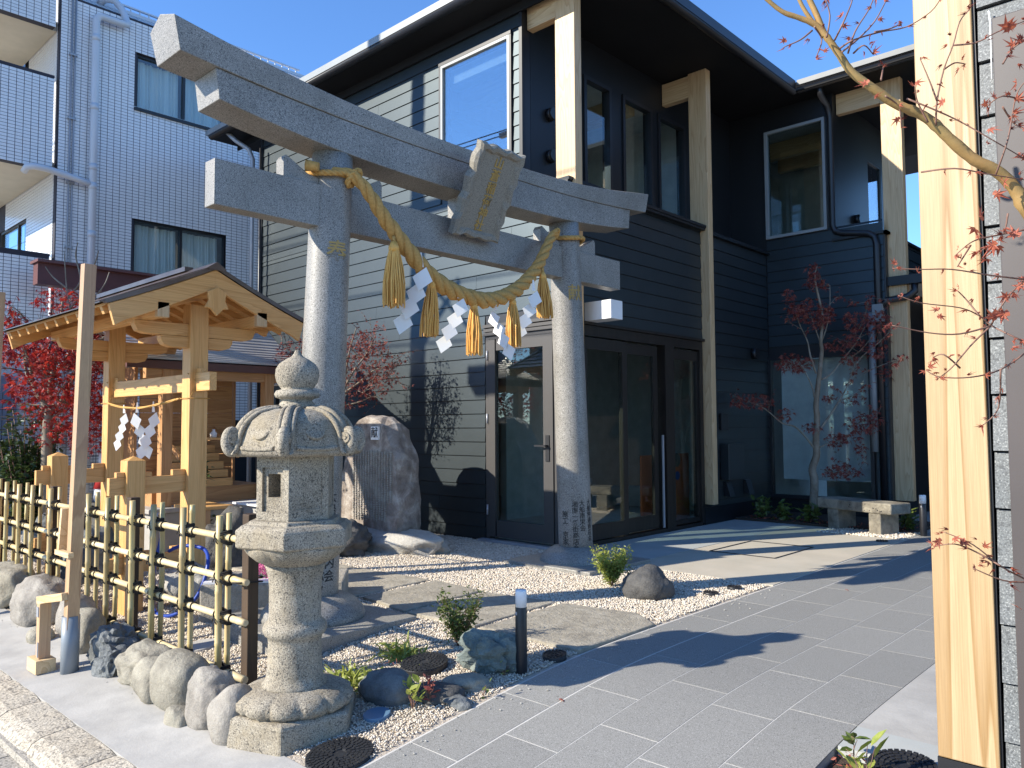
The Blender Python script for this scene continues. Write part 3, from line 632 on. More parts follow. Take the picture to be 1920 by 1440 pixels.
# ================================================================== TEXT
def text(name, body, size, mat, M, parent, ext=.0015, spacing=1.0, bold=0):
    c = bpy.data.curves.new(name, 'FONT'); c.body = body; c.size = size; c.extrude = ext; c.offset = bold
    c.align_x = 'CENTER'; c.align_y = 'CENTER'; c.space_line = spacing; c.resolution_u = 3
    o = bpy.data.objects.new('tmp', c); COL.objects.link(o); bpy.context.view_layer.update()
    me = bpy.data.meshes.new_from_object(o.evaluated_get(bpy.context.evaluated_depsgraph_get())); bpy.data.objects.remove(o)
    me.transform(M); me.materials.clear(); me.materials.append(mat)
    return link(name, me, parent)
def frame(pos, right, up):
    r = Vector(right).normalized(); u = Vector(up); u = (u - r*u.dot(r)).normalized(); n = r.cross(u)
    M_ = Matrix((r, u, n)).transposed().to_4x4(); M_.translation = Vector(pos); return M_

def wrap_text(name, ch, size, mat, PP, zc, phi, parent, ext=.0015, bold=0, lift=.0):
    f = (zc-PP[2])/(PP[3]-PP[2]); yc = PP[0]+(PP[1]-PP[0])*f; r = .158-.02*f
    o = text(name, ch, size, mat, Matrix(), parent, ext, 1.0, bold); me = o.data
    import bmesh
    bm = bmesh.new(); bm.from_mesh(me); nC = 14 if size > .1 else 5
    for k in range(nC):
        x = -size*.55 + size*1.1*k/(nC-1); gm = bm.verts[:]+bm.edges[:]+bm.faces[:]; bmesh.ops.bisect_plane(bm, geom=gm, plane_co=(x,0,0), plane_no=(1,0,0))
    for v in bm.verts:
        a = R(phi) + v.co.x/r; rr = r + v.co.z + lift; y_ = yc + (PP[1]-PP[0])*v.co.y/(PP[3]-PP[2]); v.co = Vector((TX + rr*math.cos(a), y_ + rr*math.sin(a), zc + v.co.y))
    bm.to_mesh(me); bm.free(); return o

# ================================================================== TORII
TX = -4.57
T = thing('stone_torii', 'grey granite torii gate with curved double lintel standing on white gravel', 'torii gate', (TX, 4.35, 0))
def pillar(y0, y1, z0, z1, r0, r1):
    pth = [(TX, y0+(y1-y0)*k/12, z0+(z1-z0)*k/12) for k in range(13)]; return MB().tube(pth, [r0+(r1-r0)*k/12 for k in range(13)], 48)
PL = (2.955, 3.085, .02, 3.17); PR = (5.755, 5.615, .02, 3.17)
pl_ = obj('pillar', pillar(*PL[:2], *PL[2:], .158, .138), MT['torii'], T); pr_ = obj('pillar', pillar(*PR[:2], *PR[2:], .158, .138), MT['torii'], T)
for y in (2.955, 5.755):
    obj('dome_base', MB().lathe([(.335,.0),(.34,.03),(.325,.07),(.285,.115),(.23,.15),(.17,.165),(.05,.166)], 48, (TX, y)), MT['torii'], T)
    zz = prof(y-.3)
    obj('plinth', MB().box(TX-.50, TX+.50, y-.45, y+.47, zz-.08, .012 if y < 4 else .035), MT['torii_warm'], T, bevel=.006)
YC = 4.345
def sweep(y0, y1, sec, n=40):
    """sec(y)->list of (x,z)"""
    vs = []; k = None
    for i in range(n+1):
        y = y0 + (y1-y0)*i/n; s_ = sec(y); k = len(s_)
        sh = (y-YC)/2.36
        vs += [(TX+x, y + (z-3.2)*.22*np.sign(sh)*abs(sh)**6, z) for x, z in s_]
    fs = [(i*k+j, i*k+(j+1) % k, (i+1)*k+(j+1) % k, (i+1)*k+j) for i in range(n) for j in range(k)]
    fs += [tuple(range(k))[::-1], tuple(n*k+j for j in range(k))]
    return MB().add(vs, fs[::1])
def cv(y): return abs((y-YC)/2.36)**2.6
def kas(y):
    c = cv(y); b = 3.345+.10*c; t = 3.475+.185*c; w_ = .155+.012*c
    return [(w_-.01,b),(w_,t-.02),(0,t+.035),(-w_,t-.02),(-w_+.01,b)]
def shi(y):
    c = cv(y); b = 3.105+.165*c; t = 3.345+.10*c; w_ = .14
    return [(w_,b),(w_,t-.002),(-w_,t-.002),(-w_,b)]
obj('upper_lintel', sweep(1.99, 6.70, kas), MT['torii'], T, bevel=.004)
obj('lower_lintel', sweep(2.19, 6.47, shi), MT['torii'], T, bevel=.004)
obj('tie_beam', MB().box(TX-.062, TX+.062, 2.20, 6.42, 2.615, 2.90), MT['torii'], T, bevel=.004)
for y, s in ((PL[0]+.12, -1), (PL[0]+.12, 1), (PR[0]-.12, -1), (PR[0]-.12, 1)):
    a = y + s*.135; b = y + s*.40
    obj('wedge', MB().poly([(TX-.045, a, 2.88),(TX-.045, b, 2.88),(TX-.045, b, 3.02),(TX-.045, b-s*.02, 3.05),(TX-.045, a+s*.08, 2.96),(TX-.045, a, 2.95)], (.09,0,0)), MT['torii'], T, bevel=.003)
# centre strut behind the plaque
obj('centre_strut', MB().box(TX-.10, TX+.10, 4.25, 4.45, 2.90, 3.13), MT['torii'], T, bevel=.003)
# plaque
pc0, pc1 = Vector((-4.43, YC-.03, 2.76)), Vector((-4.10, YC-.03, 3.40))
up_ = (pc1-pc0).normalized(); rt_ = Vector((0, 1, 0)); nn = rt_.cross(up_); 
if nn.x < 0: nn = -nn
Lp = (pc1-pc0).length; hwid = .245
def pt(a, b, d): return pc0 + up_*b + rt_*a + nn*d
gk = MB(); ring = []
per = [(-hwid,0),(hwid,0),(hwid,Lp),(-hwid,Lp)]
for i in range(4):
    a, b = per[i], per[(i+1) % 4]; n_ = 9 if i % 2 == 0 else 13
    for k in range(n_):
        f = k/n_; x_, y_ = a[0]+(b[0]-a[0])*f, a[1]+(b[1]-a[1])*f; d = .012*math.sin(f*n_*2.1+i)+random.uniform(-.006, .006)
        ox, oy = [(0,-1),(1,0),(0,1),(-1,0)][i]; ring.append((x_+ox*d, y_+oy*d))
n_ = len(ring); cxm, cym = 0, Lp/2
def sc_(p, f, g): return (p[0]*f, cym+(p[1]-cym)*g)
layers = [([p for p in ring], -.045), ([p for p in ring], .008), ([sc_(p,.93,.955) for p in ring], .03), ([sc_(p,.80,.88) for p in ring], .024)]
inner = []
for p in ring:
    q_ = sc_(p, .74, .84); inner.append((max(-.175, min(.175, q_[0])), max(Lp*.085, min(Lp*.915, q_[1]))))
layers.append((inner, .004))
vs = [pt(a, b, d+random.uniform(-.003,.003)*(0 < li < 4)) for li, (rg, d) in enumerate(layers) for a, b in rg]; vs.append(pt(0, cym, .004)); vs.append(pt(0, cym, -.045))
fs = [(l*n_+i, l*n_+(i+1) % n_, (l+1)*n_+(i+1) % n_, (l+1)*n_+i) for l in range(len(layers)-1) for i in range(n_)]
fs += [((len(layers)-1)*n_+i, (len(layers)-1)*n_+(i+1) % n_, len(vs)-2) for i in range(n_)] + [(i, len(vs)-1, (i+1) % n_) for i in range(n_)]
pq = obj('name_plaque', gk.add(vs, fs), MT['plaque'], T)
for i, ch in enumerate('山蒼稲荷神社'):
    text('gold_character', ch, .098, MT['gold'], frame(pt(0, Lp*.835 - i*.1, .0065), rt_, up_), pq, ext=.003, bold=.0012)
obj('plaque_bracket', MB().bar(pt(0, .05, -.045), (TX+.06, YC-.03, 2.80), .06, .05).bar(pt(0, Lp-.12, -.045), (TX+.13, YC-.03, 3.30), .06, .05), MT['torii'], pq)
def on_pillar(P_, zc, phi, rr=.004):
    f = (zc-P_[2])/(P_[3]-P_[2]); y = P_[0]+(P_[1]-P_[0])*f; r = .158-.02*f + rr; a = R(phi)
    nrm = Vector((math.cos(a), math.sin(a), 0)); return frame(Vector((TX, y, zc)) + nrm*r, Vector((-math.sin(a), math.cos(a), 0)), (0,0,1))
wrap_text('carved_character', '奉', .15, MT['gold'], PL, 2.44, -10, pl_, .004, .002)
wrap_text('carved_character', '献', .15, MT['gold'], PR, 2.47, -16, pr_, .004, .002)
for s_, ztop, phi, h in (('施工 京家', .46, -86, .062), ('湘南一番街商店会', .55, -50, .056), ('大船南栄会', .56, -25, .056), ('大船仲通商店会', .565, 5, .054)):
    for i, ch in enumerate(s_):
        if ch != ' ': wrap_text('carved_character', ch, h*1.05, MT['ink'], PR, ztop-i*h, phi, pr_, .0015, .0006)
for s_, ztop, phi, h in (('大船○園町内会', .80, 2, .085), ('協同組合シンドバット', .78, -22, .07)):
    for i, ch in enumerate(s_):
        if ch not in '○': wrap_text('carved_character', ch, h*.95, MT['ink'], PL, ztop-i*h, phi, pl_, .0015, .001)

# ---- sacred rope
RP = [(-4.50,2.985,2.99),(-4.42,3.08,2.995),(-4.37,3.16,2.945),(-4.335,3.25,2.83),(-4.32,3.33,2.72),(-4.31,3.44,2.61),(-4.30,3.56,2.49),(-4.30,3.70,2.385),(-4.30,3.86,2.305),(-4.30,4.02,2.262),(-4.30,4.2,2.24),(-4.30,4.36,2.25),(-4.30,4.52,2.30),(-4.31,4.68,2.375),(-4.32,4.82,2.475),(-4.33,4.95,2.59),(-4.35,5.06,2.72),(-4.37,5.16,2.85),(-4.40,5.25,2.94),(-4.42,5.34,2.985)]
def smooth_path(pts, n):
    pts = [Vector(p) for p in pts]; out = []
    for i in range(len(pts)-1):
        p0, p1, p2, p3 = pts[max(i-1,0)], pts[i], pts[i+1], pts[min(i+2, len(pts)-1)]
        for k in range(n):
            t = k/n; out.append(.5*((2*p1)+(p2-p0)*t+(2*p0-5*p1+4*p2-p3)*t*t+(-p0+3*p1-3*p2+p3)*t**3))
    out.append(pts[-1]); return out
def twist(path, rad, turns_per_m, n=3, sides=7, ph=0):
    mb = MB(); L = 0; ls = [0]
    for a, b in zip(path, path[1:]): L += (b-a).length; ls.append(L)
    fr_ = []; prev = Vector((0,0,1))
    for i, p in enumerate(path):
        t = (path[min(i+1,len(path)-1)]-path[max(i-1,0)]).normalized(); a = Vector((1,0,0)) if abs(t.x) < .9 else Vector((0,1,0))
        u = (a - t*a.dot(t)).normalized(); fr_.append((u, t.cross(u)))
    for s_ in range(n):
        pp = []; rr = []
        for i, p in enumerate(path):
            r = rad(ls[i]/L); an = ls[i]*turns_per_m*2*math.pi + s_*2*math.pi/n + ph; u, v = fr_[i]
            pp.append(p + (u*math.cos(an)+v*math.sin(an))*r*.52); rr.append(r*.62)
        mb.tube(pp, rr, sides)
    return mb
SH = thing('sacred_rope', 'thick twisted golden straw rope slung between the two pillars of the torii', 'shimenawa', (-4.3, 4.2, 2.24))
obj('rope', twist(smooth_path(RP, 12), lambda f: .029+.031*math.sin(math.pi*min(1,max(0,f)))**.8, 3.0), MT['rope'], SH)
for (yc_, zc_, ph0) in ((3.075, 2.985, 0), (5.63, 2.985, 0)):
    lp = [Vector((TX+.168*math.cos(a), yc_+.168*math.sin(a), zc_+.012*math.sin(a*2))) for a in np.linspace(0, 2*math.pi, 60)]
    obj('pillar_loop', twist(lp, lambda f: .021, 9), MT['rope'], SH)
for (p, tl) in (((-4.40,3.14,2.965), (.5,-.2,-.35)), ((-4.40,5.27,2.94), (.2,.4,-.3))):
    k_ = [Vector(p) + Vector((math.cos(a)*.03, math.sin(a)*.045, math.sin(a*1.0+1)*.05)) for a in np.linspace(0, 2*math.pi, 22)]
    obj('knot', twist(k_, lambda f: .02, 9), MT['rope'], SH)
obj('frayed_end', MB().tube([(-4.46,2.90,3.0),(-4.52,2.84,3.01)], [.03,.04], 8), MT['rope'], SH)
def tassel_mb(L, seed):
    g = random.Random(seed); mb = MB()
    for k in range(64):
        a = g.uniform(0, 6.283); r = math.sqrt(g.uniform(0,1)); b0 = .017*r; b1 = (.046+.006*g.random())*r; ln = L*g.uniform(.93, 1.02); pth = []
        wv = g.uniform(-.006,.006)
        for i in range(6):
            f = i/5; rr = b0 + (b1-b0)*min(1, f*1.7)**.8; pth.append((rr*math.cos(a)+wv*math.sin(f*5), rr*math.sin(a)+wv*f, -.03-ln*f))
        mb.tube(pth, .0036, 4, cap=False)
    mb.tube([(0,0,.0),(0,0,-.035),(0,0,-.06)], [.014,.024,.022], 10); return mb
tm = [tassel_mb(.36, s_).mesh('strands', MT['tassel']) for s_ in (1,2,3)]
TS = [(3.40, 2.55, .42, .03, 'leftmost straw tassel, fattest of the five, high on the rope beside the left pillar'), (3.75, 2.33, .38, .06, 'second straw tassel from the left, hanging close behind a paper streamer'),
      (4.175, 2.22, .38, 0, 'middle straw tassel hanging from the lowest point of the rope'), (4.61, 2.30, .37, 0, 'fourth straw tassel from the left, above the side door'),
      (4.985, 2.56, .36, 0, 'rightmost straw tassel, highest of the right side, beside the right pillar')]
for i, (y, z, L, sw_, lab) in enumerate(TS):
    t_ = thing('straw_tassel', lab, 'tassel', (-4.29, y, z), 'straw tassels on the sacred rope')
    o = bpy.data.objects.new('strands', tm[i % 3]); COL.objects.link(o); o.parent = t_; f = L/.36; o.scale = (1.6 if i == 0 else 1.25, 1.6 if i == 0 else 1.25, f); o.rotation_euler = (.05*sw_*20, .04, i)
    b = bpy.data.objects.new('binding', MB().tube([(0,0,.04),(0,0,-.01)], .012, 8).mesh('binding', MT['rope'])); COL.objects.link(b); b.parent = t_
# paper streamers
def shide(scale, n=4, curl=.25):
    mb = MB(); w_ = .075*scale; h = .085*scale; x = 0; z = 0
    pts = [(-.005,0),(.005,0)]
    mb.add([(-.006,0,.07*scale),(.006,0,.07*scale),(.012,.004,0),(-.02,.004,0)], [(0,1,2,3)])
    for k in range(n):
        s_ = (k % 2)*2-1; y0 = .008*k; a = R(38); dx, dz = math.sin(a), -math.cos(a)
        cx, cz = k*w_*.42 - .01, -k*h*.80
        c_ = [(cx-w_*.25, cz), (cx+w_*.62, cz-h*.55), (cx+w_*.22, cz-h*1.35), (cx-w_*.65, cz-h*.8)]
        mb.add([(p[0], y0+(curl*.03 if i in (1,2) else 0)*s_, p[1]) for i, p in enumerate(c_)], [(0,1,2,3)])
    return mb
def paper(name, mb, M_, lab, group, mat='paper', par=None, cat='paper streamer'):
    me = mb.mesh(name, MT[mat]); me.transform(M_); o = link(name, me, par)
    s_ = o.modifiers.new('thick', 'SOLIDIFY'); s_.thickness = .0012
    if par is None: tag(o, lab, cat, group)
    return o
CV = Vector((.69, .73, 0)).normalized()   # facing across the view
for (y, z, sc__, mir, rot_, lab) in ((3.62, 2.40, 1.75, -1, 0, 'large zigzag white paper streamer between the first and second tassels from the left'), (3.99, 2.22, 1.5, -1, .1, 'zigzag white paper streamer just left of the middle tassel'),
                                (4.38, 2.17, 1.45, 1, -.6, 'twisted white paper streamer hanging right of the middle tassel, its tip over the door frame'), (4.83, 2.38, 1.5, -1, .2, 'zigzag white paper streamer between the fourth and rightmost tassels')):
    M_ = Matrix.Translation((-4.26, y, z)) @ Matrix.Rotation(R(43)+rot_, 4, 'Z') @ Matrix.Scale(mir, 4, (1,0,0))
    paper('paper_streamer', shide(sc__*.86), M_, lab, 'paper streamers on the sacred rope')

# ================================================================== STONE LANTERN
LC = Vector((-3.385, 2.089, 0)); A0 = R(-42)
LT = thing('stone_lantern', 'weathered stone lantern with scrolled hexagonal cap and onion finial at the garden corner', 'stone lantern', (LC.x, LC.y, -.19))
def hexf(a, k=1.0):
    d = ((a - A0 + math.pi/6) % (math.pi/3)) - math.pi/6   # 0 at vertex
    e = math.pi/6 - abs(d); f = math.cos(math.pi/6)/math.cos(e); return 1*(1-k) + f*k
def hexprism(prof_, name, k=1.0, bevel=.006, n=60, mat='lantern', par=LT, ks=None, smooth=False):
    mb = MB().lathe(prof_, n, (LC.x, LC.y), smooth, A0, lambda a, i: hexf(a, ks[i] if ks else k)); return obj(name, mb, MT[mat], par, bevel=bevel if bevel else 0)
def hex6(prof_, name, bevel=.006):
    return obj(name, MB().lathe(prof_, 6, (LC.x, LC.y), False, A0), MT['lantern'], LT, bevel=bevel)
hex6([(.315,-.24),(.315,-.058),(.29,-.05)], 'base', .012)
def pet(n, amp): return lambda a, i: 1 + amp*(abs(math.cos((a-A0)*n/2))**.5 - .6)
mb = MB()
mb.lathe([(.25,-.055),(.275,-.03),(.27,.0),(.235,.022),(.18,.036),(.15,.042)], 96, (LC.x, LC.y), True, A0, lambda a, i: 1+[.02,.09,.10,.07,.02,0][i]*(abs(math.cos((a-A0)*6))**.45-.75))
obj('lotus_base', mb, MT['lantern'], LT)
def petals(name, n, r, z, sr, st, sz, tilt, a0=0):
    vs, fs = ICO_(3); mb = MB()
    for k in range(n):
        mb = MB(); a = A0 + a0 + 2*math.pi*k/n; Rm = Matrix.Rotation(a, 3, 'Z') @ Matrix.Rotation(tilt, 3, 'Y'); c = LC + Vector((math.cos(a)*r, math.sin(a)*r, z))
        mb.add([Rm @ Vector((v.x*sr, v.y*st*(1-.15*v.x), v.z*sz)) + c for v in vs], fs, True); obj(name, mb, MT['lantern'], LT)
def ICO_(sub):
    import bmesh
    bm = bmesh.new(); bmesh.ops.create_icosphere(bm, subdivisions=sub, radius=1); a = [v.co.copy() for v in bm.verts]; b = [tuple(v.index for v in f.verts) for f in bm.faces]; bm.free(); return a, b
petals('lotus_petal', 14, .208, -.012, .070, .047, .032, R(24))
petals('corbel_petal', 12, .188, .672, .045, .052, .018, R(-40), R(15))
obj('shaft', MB().lathe([(.150,.035),(.152,.05),(.138,.062),(.131,.09),(.126,.14),(.124,.24),(.128,.268),(.142,.278),(.150,.295),(.150,.312),(.141,.330),(.128,.338),(.122,.36),(.122,.50),(.127,.55),(.136,.585),(.148,.612)], 56, (LC.x, LC.y)), MT['lantern'], LT)
mb = MB().lathe([(.145,.610),(.158,.618),(.19,.635),(.222,.662),(.240,.69),(.240,.708)], 96, (LC.x, LC.y), True, A0, lambda a, i: 1+[0,.05,.08,.07,.03,0][i]*(abs(math.cos((a-A0)*4))**.45-.75))
obj('lotus_corbel', mb, MT['lantern'], LT)
hex6([(.27,.700),(.288,.708),(.290,.786),(.262,.806),(.235,.808),(.225,.826),(.15,.828)], 'platform', .006)
# fire box: six stone panels, the front-left one pierced
mb = MB(); rb = .192; ap = rb*math.cos(R(30)); z0, z1 = .828, 1.135
def fb(f, u, zz, d): # face frame point
    a = A0 + R(30) + R(60)*f; n_ = Vector((math.cos(a), math.sin(a), 0)); t_ = Vector((-math.sin(a), math.cos(a), 0)); return LC + n_*(ap-d) + t_*u + Vector((0,0,zz))
for f in range(6):
    if f == 5:
        cols = [-rb/2, -.062, -.037, .037, .062, rb/2]; rows = [z0, .868, .935, 1.045, 1.075, z1]
        dep = lambda i, j: .16 if (i == 2 and j == 2) else (.014 if 1 <= i <= 3 and 1 <= j <= 3 else 0)
    else:
        cols = [-rb/2, -.066, .066, rb/2]; rows = [z0, .88, 1.08, z1]; dep = lambda i, j: .004 if (i == 1 and j == 1) else 0
    for i in range(len(cols)-1):
        for j in range(len(rows)-1):
            d = dep(i, j); q_ = [fb(f, cols[i], rows[j], d), fb(f, cols[i+1], rows[j], d), fb(f, cols[i+1], rows[j+1], d), fb(f, cols[i], rows[j+1], d)]; mb.add(q_, [(0,1,2,3)])
            for (ni, nj, e0, e1) in ((i-1, j, (cols[i], rows[j]), (cols[i], rows[j+1])), (i+1, j, (cols[i+1], rows[j]), (cols[i+1], rows[j+1])), (i, j-1, (cols[i], rows[j]), (cols[i+1], rows[j])), (i, j+1, (cols[i], rows[j+1]), (cols[i+1], rows[j+1]))):
                if 0 <= ni < len(cols)-1 and 0 <= nj < len(rows)-1 and dep(ni, nj) < d:
                    d2 = dep(ni, nj); mb.add([fb(f, *e0, d), fb(f, *e1, d), fb(f, *e1, d2), fb(f, *e0, d2)], [(0,1,2,3)])
obj('fire_box', mb, MT['lantern'], LT)
# cap
kk = [1,1,1,1,.9,.7,.45,.2,0,0]
hexprism([(.20,1.125),(.285,1.127),(.308,1.143),(.305,1.168),(.290,1.205),(.272,1.25),(.243,1.295),(.195,1.33),(.125,1.351),(.05,1.354)], 'cap', ks=kk, bevel=0, n=72, smooth=True)
for k in range(6):
    a = A0 + R(60)*k; d = Vector((math.cos(a), math.sin(a), 0)); s_ = Vector((-d.y, d.x, 0))
    pth = [(.09,1.356),(.15,1.349),(.205,1.33),(.262,1.29),(.295,1.242),(.31,1.19),(.325,1.155),(.343,1.155),(.362,1.178),(.366,1.21),(.355,1.238),(.335,1.247),(.318,1.238),(.312,1.22)]
    pp = smooth_path([LC + d*(r if r < .2 else .2+(r-.2)*.80) + Vector((0,0,z)) for r, z in pth], 3)
    rr = [.016+.012*min(1, i/18) if i < 22 else .028-.010*(i-22)/(len(pp)-22) for i in range(len(pp))]
    m2 = MB().tube(pp, rr, 10).tube([p + s_*.030 - Vector((0,0,.004)) for p in pp[:22]], .013, 8).tube([p - s_*.030 - Vector((0,0,.004)) for p in pp[:22]], .013, 8)
    c = LC + d*.307 + Vector((0,0,1.215)); m2.tube([c - s_*.030, c + s_*.030], .026, 14).tube([c - s_*.034, c + s_*.034], .010, 10)
    obj('scroll_ridge', m2, MT['lantern'], LT)
for f in range(6):
    a = A0 + R(30) + R(60)*f; n_ = Vector((math.cos(a), math.sin(a), .62)).normalized(); c = LC + Vector((math.cos(a)*.232, math.sin(a)*.232, 1.248))
    obj('roundel', MB().tube([c - n_*.03, c + n_*.012], .052, 24), MT['lantern'], LT, bevel=.006)
    pts = [LC + Vector((math.cos(A0+R(60)*f+R(t))*r*hexf(A0+R(60)*f+R(t)), math.sin(A0+R(60)*f+R(t))*r*hexf(A0+R(60)*f+R(t)), z)) for t, r, z in ((10,.306,1.168),(22,.303,1.162),(38,.303,1.162),(50,.306,1.168))]
    obj('eave_roll', MB().tube(smooth_path(pts, 3), .011, 6), MT['lantern'], LT)
obj('finial', MB().lathe([(.085,1.345),(.090,1.362),(.082,1.380),(.070,1.392),(.078,1.400),(.103,1.408),(.108,1.424),(.100,1.440),(.072,1.448),(.082,1.458),(.098,1.484),(.105,1.515),(.102,1.545),(.086,1.572),(.055,1.594),(.030,1.607),(.018,1.622),(.012,1.638),(.0,1.642)], 44, (LC.x, LC.y), True), MT['lantern'], LT)

# ================================================================== ROCKS
def ico(sub=3):
    import bmesh
    bm = bmesh.new(); bmesh.ops.create_icosphere(bm, subdivisions=sub, radius=1); vs = [v.co.copy() for v in bm.verts]; fs = [tuple(v.index for v in f.verts) for f in bm.faces]; bm.free(); return vs, fs
ICO3, ICO4 = ico(3), ico(4)
def rock(name, lab, c, size, mat, seed=0, rot=0, rough=.12, sharp=0, group=None, cat='rock', tilt=(0,0), src=None, big=.32, boxy=1.0):
    vs, fs = src or ICO4; out = []; sx, sy, sz = size; c = Vector(c); Rm = Matrix.Rotation(rot, 3, 'Z') @ Matrix.Rotation(tilt[0], 3, 'X') @ Matrix.Rotation(tilt[1], 3, 'Y'); off = Vector((seed*7.3, seed*3.1, seed*1.7))
    for v in vs:
        n1 = noise.noise(v*1.1 + off)*big; n2 = noise.noise(v*3.2 + off)*rough
        f = 1 + n1 + n2
        if sharp: f += (noise.cell(v*1.7 + off)-.5)*sharp*.3 + abs(noise.noise(v*2.3+off))*-sharp
        b_ = Vector([math.copysign(abs(c_)**boxy, c_) for c_ in v]); p = Vector((b_.x*sx, b_.y*sy, b_.z*sz))*f; out.append(Rm @ p + c)
    mb = MB().add(out, fs, not sharp > .3); o = obj(name, mb, MT[mat]); tag(o, lab, cat, group); return o
GR = 'rocks edging the bed along the pavement'
ER = [((-3.53,1.86,-.07),(.125,.11,.17),'rock_pink',1,.02,0,'rounded oval tan grey boulder touching the lantern base, nearest of the edging rocks'),
      ((-3.80,1.88,-.055),(.125,.11,.18),'rock_pink',2,.10,0,'upright blue grey and pinkish boulder second from the lantern in the edging row'),
      ((-3.93,1.78,-.155),(.085,.06,.08),'rock_tan',3,.04,0,'small tan stone wedged low between two big edging boulders near the lantern'),
      ((-4.16,1.90,-.05),(.20,.14,.18),'rock_tan',4,.03,0,'smoothest and broadest tan boulder of the edging row, third big one from the lantern'),
      ((-4.36,1.86,-.07),(.13,.12,.155),'rock_tan',14,.03,0,'grey sided smooth boulder leaning against the broadest tan one'),
      ((-4.63,1.90,-.07),(.22,.14,.155),'rock_tan',5,.16,.2,'craggy tan boulder with chipped faces below the bamboo fence'),
      ((-4.98,1.86,-.11),(.12,.10,.13),'rock_blue',6,.10,.35,'slate blue wedge shaped rock leaning low beside the craggy tan boulder'),
      ((-5.17,1.93,-.055),(.18,.13,.165),'rock_blue',7,.22,.35,'dark blue grey jagged boulder right of the steel pipe socket'),
      ((-5.62,1.92,-.06),(.15,.10,.19),'rock_tan',8,.06,0,'pointed tan boulder behind the grey pipe socket'),
      ((-5.98,1.98,-.02),(.17,.12,.20),'rock_pink',9,.04,0,'round grey tan boulder behind the wooden brace'),
      ((-6.15,1.80,-.15),(.10,.08,.085),'rock_tan',10,.05,0,'small rounded stone at the foot of the row left of the wooden brace'),
      ((-6.75,1.98,-.02),(.36,.18,.24),'rock_pink',11,.08,.1,'largest edging boulder, broad and pinkish grey, at the left edge'),
      ((-7.6,1.98,-.02),(.35,.18,.24),'rock_tan',12,.08,.1,'edging boulder partly cut by the left edge of the picture')]
for c, s_, mt, sd, rg, shp, lab in ER: rock('boulder', lab, (c[0], c[1], c[2]-.03), (s_[0]*1.0, s_[1]*1.0, s_[2]*.86), mt, sd, 0, rg, shp, GR, big=.2, boxy=.78)
mb = MB()
for k in range(120):
    x = random.uniform(-7, -3.6); v0 = Vector((x, random.uniform(1.765, 1.84), -.195)); r = random.uniform(.005, .014)
    mb.add([v0+Vector(d)*r*random.uniform(.6,1.2) for d in ((1,0,0),(0,1,0),(-1,0,0),(0,-1,0),(0,0,1),(0,0,-.5))], [(0,1,4),(1,2,4),(2,3,4),(3,0,4),(1,0,5),(2,1,5),(3,2,5),(0,3,5)])
tag(obj('rubble', mb, MT['rock_pale']), 'white chips of rubble along the foot of the edging rocks', 'rubble', kind='stuff')
rock('boulder', 'dark half buried rock beside the bright green bush at the right torii pillar', (-3.30,5.00,.06), (.19,.17,.17), 'rock_dark', 21, .3, .08, 0, big=.2)
rock('boulder', 'greenish grey angular rock just left of the black bollard light', (-3.02,3.06,.03), (.19,.13,.14), 'rock_green', 22, .5, .2, .35)
rock('boulder', 'flat tan pebble like stone lying in front of the greenish rock', (-2.98,2.84,-.05), (.12,.09,.045), 'rock_tan', 23, .4, .06, 0)
rock('boulder', 'wide slate grey rock behind the round blue lid by the lantern', (-3.22,2.53,-.06), (.17,.11,.10), 'rock_blue', 24, .2, .08, 0, big=.2)
rock('boulder', 'low brownish rock behind the small leafy sprig', (-3.00,2.66,-.07), (.13,.08,.06), 'rock_dark', 25, .5, .08, 0)
rock('boulder', 'small low grey stone near the edge of the grey paving', (-2.85,2.66,-.075), (.07,.05,.03), 'rock_blue', 26, .2, .1, 0)
rock('boulder', 'flat grey brown rock cut by the bottom edge beside the planting pocket', (-1.08,2.86,-.10), (.20,.13,.09), 'rock_green', 27, .2, .05, 0)
# boulders inside the garden under the shrine
for i, (c, s_, mt, lab) in enumerate([((-7.0,3.55,.15),(.28,.25,.35),'rock_dark','rugged dark rock behind the timber gate beside the blue hose'), ((-7.6,2.6,.1),(.25,.2,.28),'rock_blue','bluish rock standing at the foot of the left main post'),
      ((-5.95,2.75,.06),(.16,.2,.16),'rock_pale','pale cut stone under the right main gate post'), ((-8.6,3.6,.15),(.4,.3,.35),'rock_dark','dark rock heap at the left behind the bamboo fence'), ((-6.6,4.6,.12),(.35,.25,.22),'rock_dark','low dark rock in front of the small shrine'),
      ((-9.6,3.0,.1),(.4,.3,.3),'rock_blue','grey rock among the shrubs at far left')]):
    rock('garden_rock', lab, c, s_, mt, 40+i, i, .2, .25)

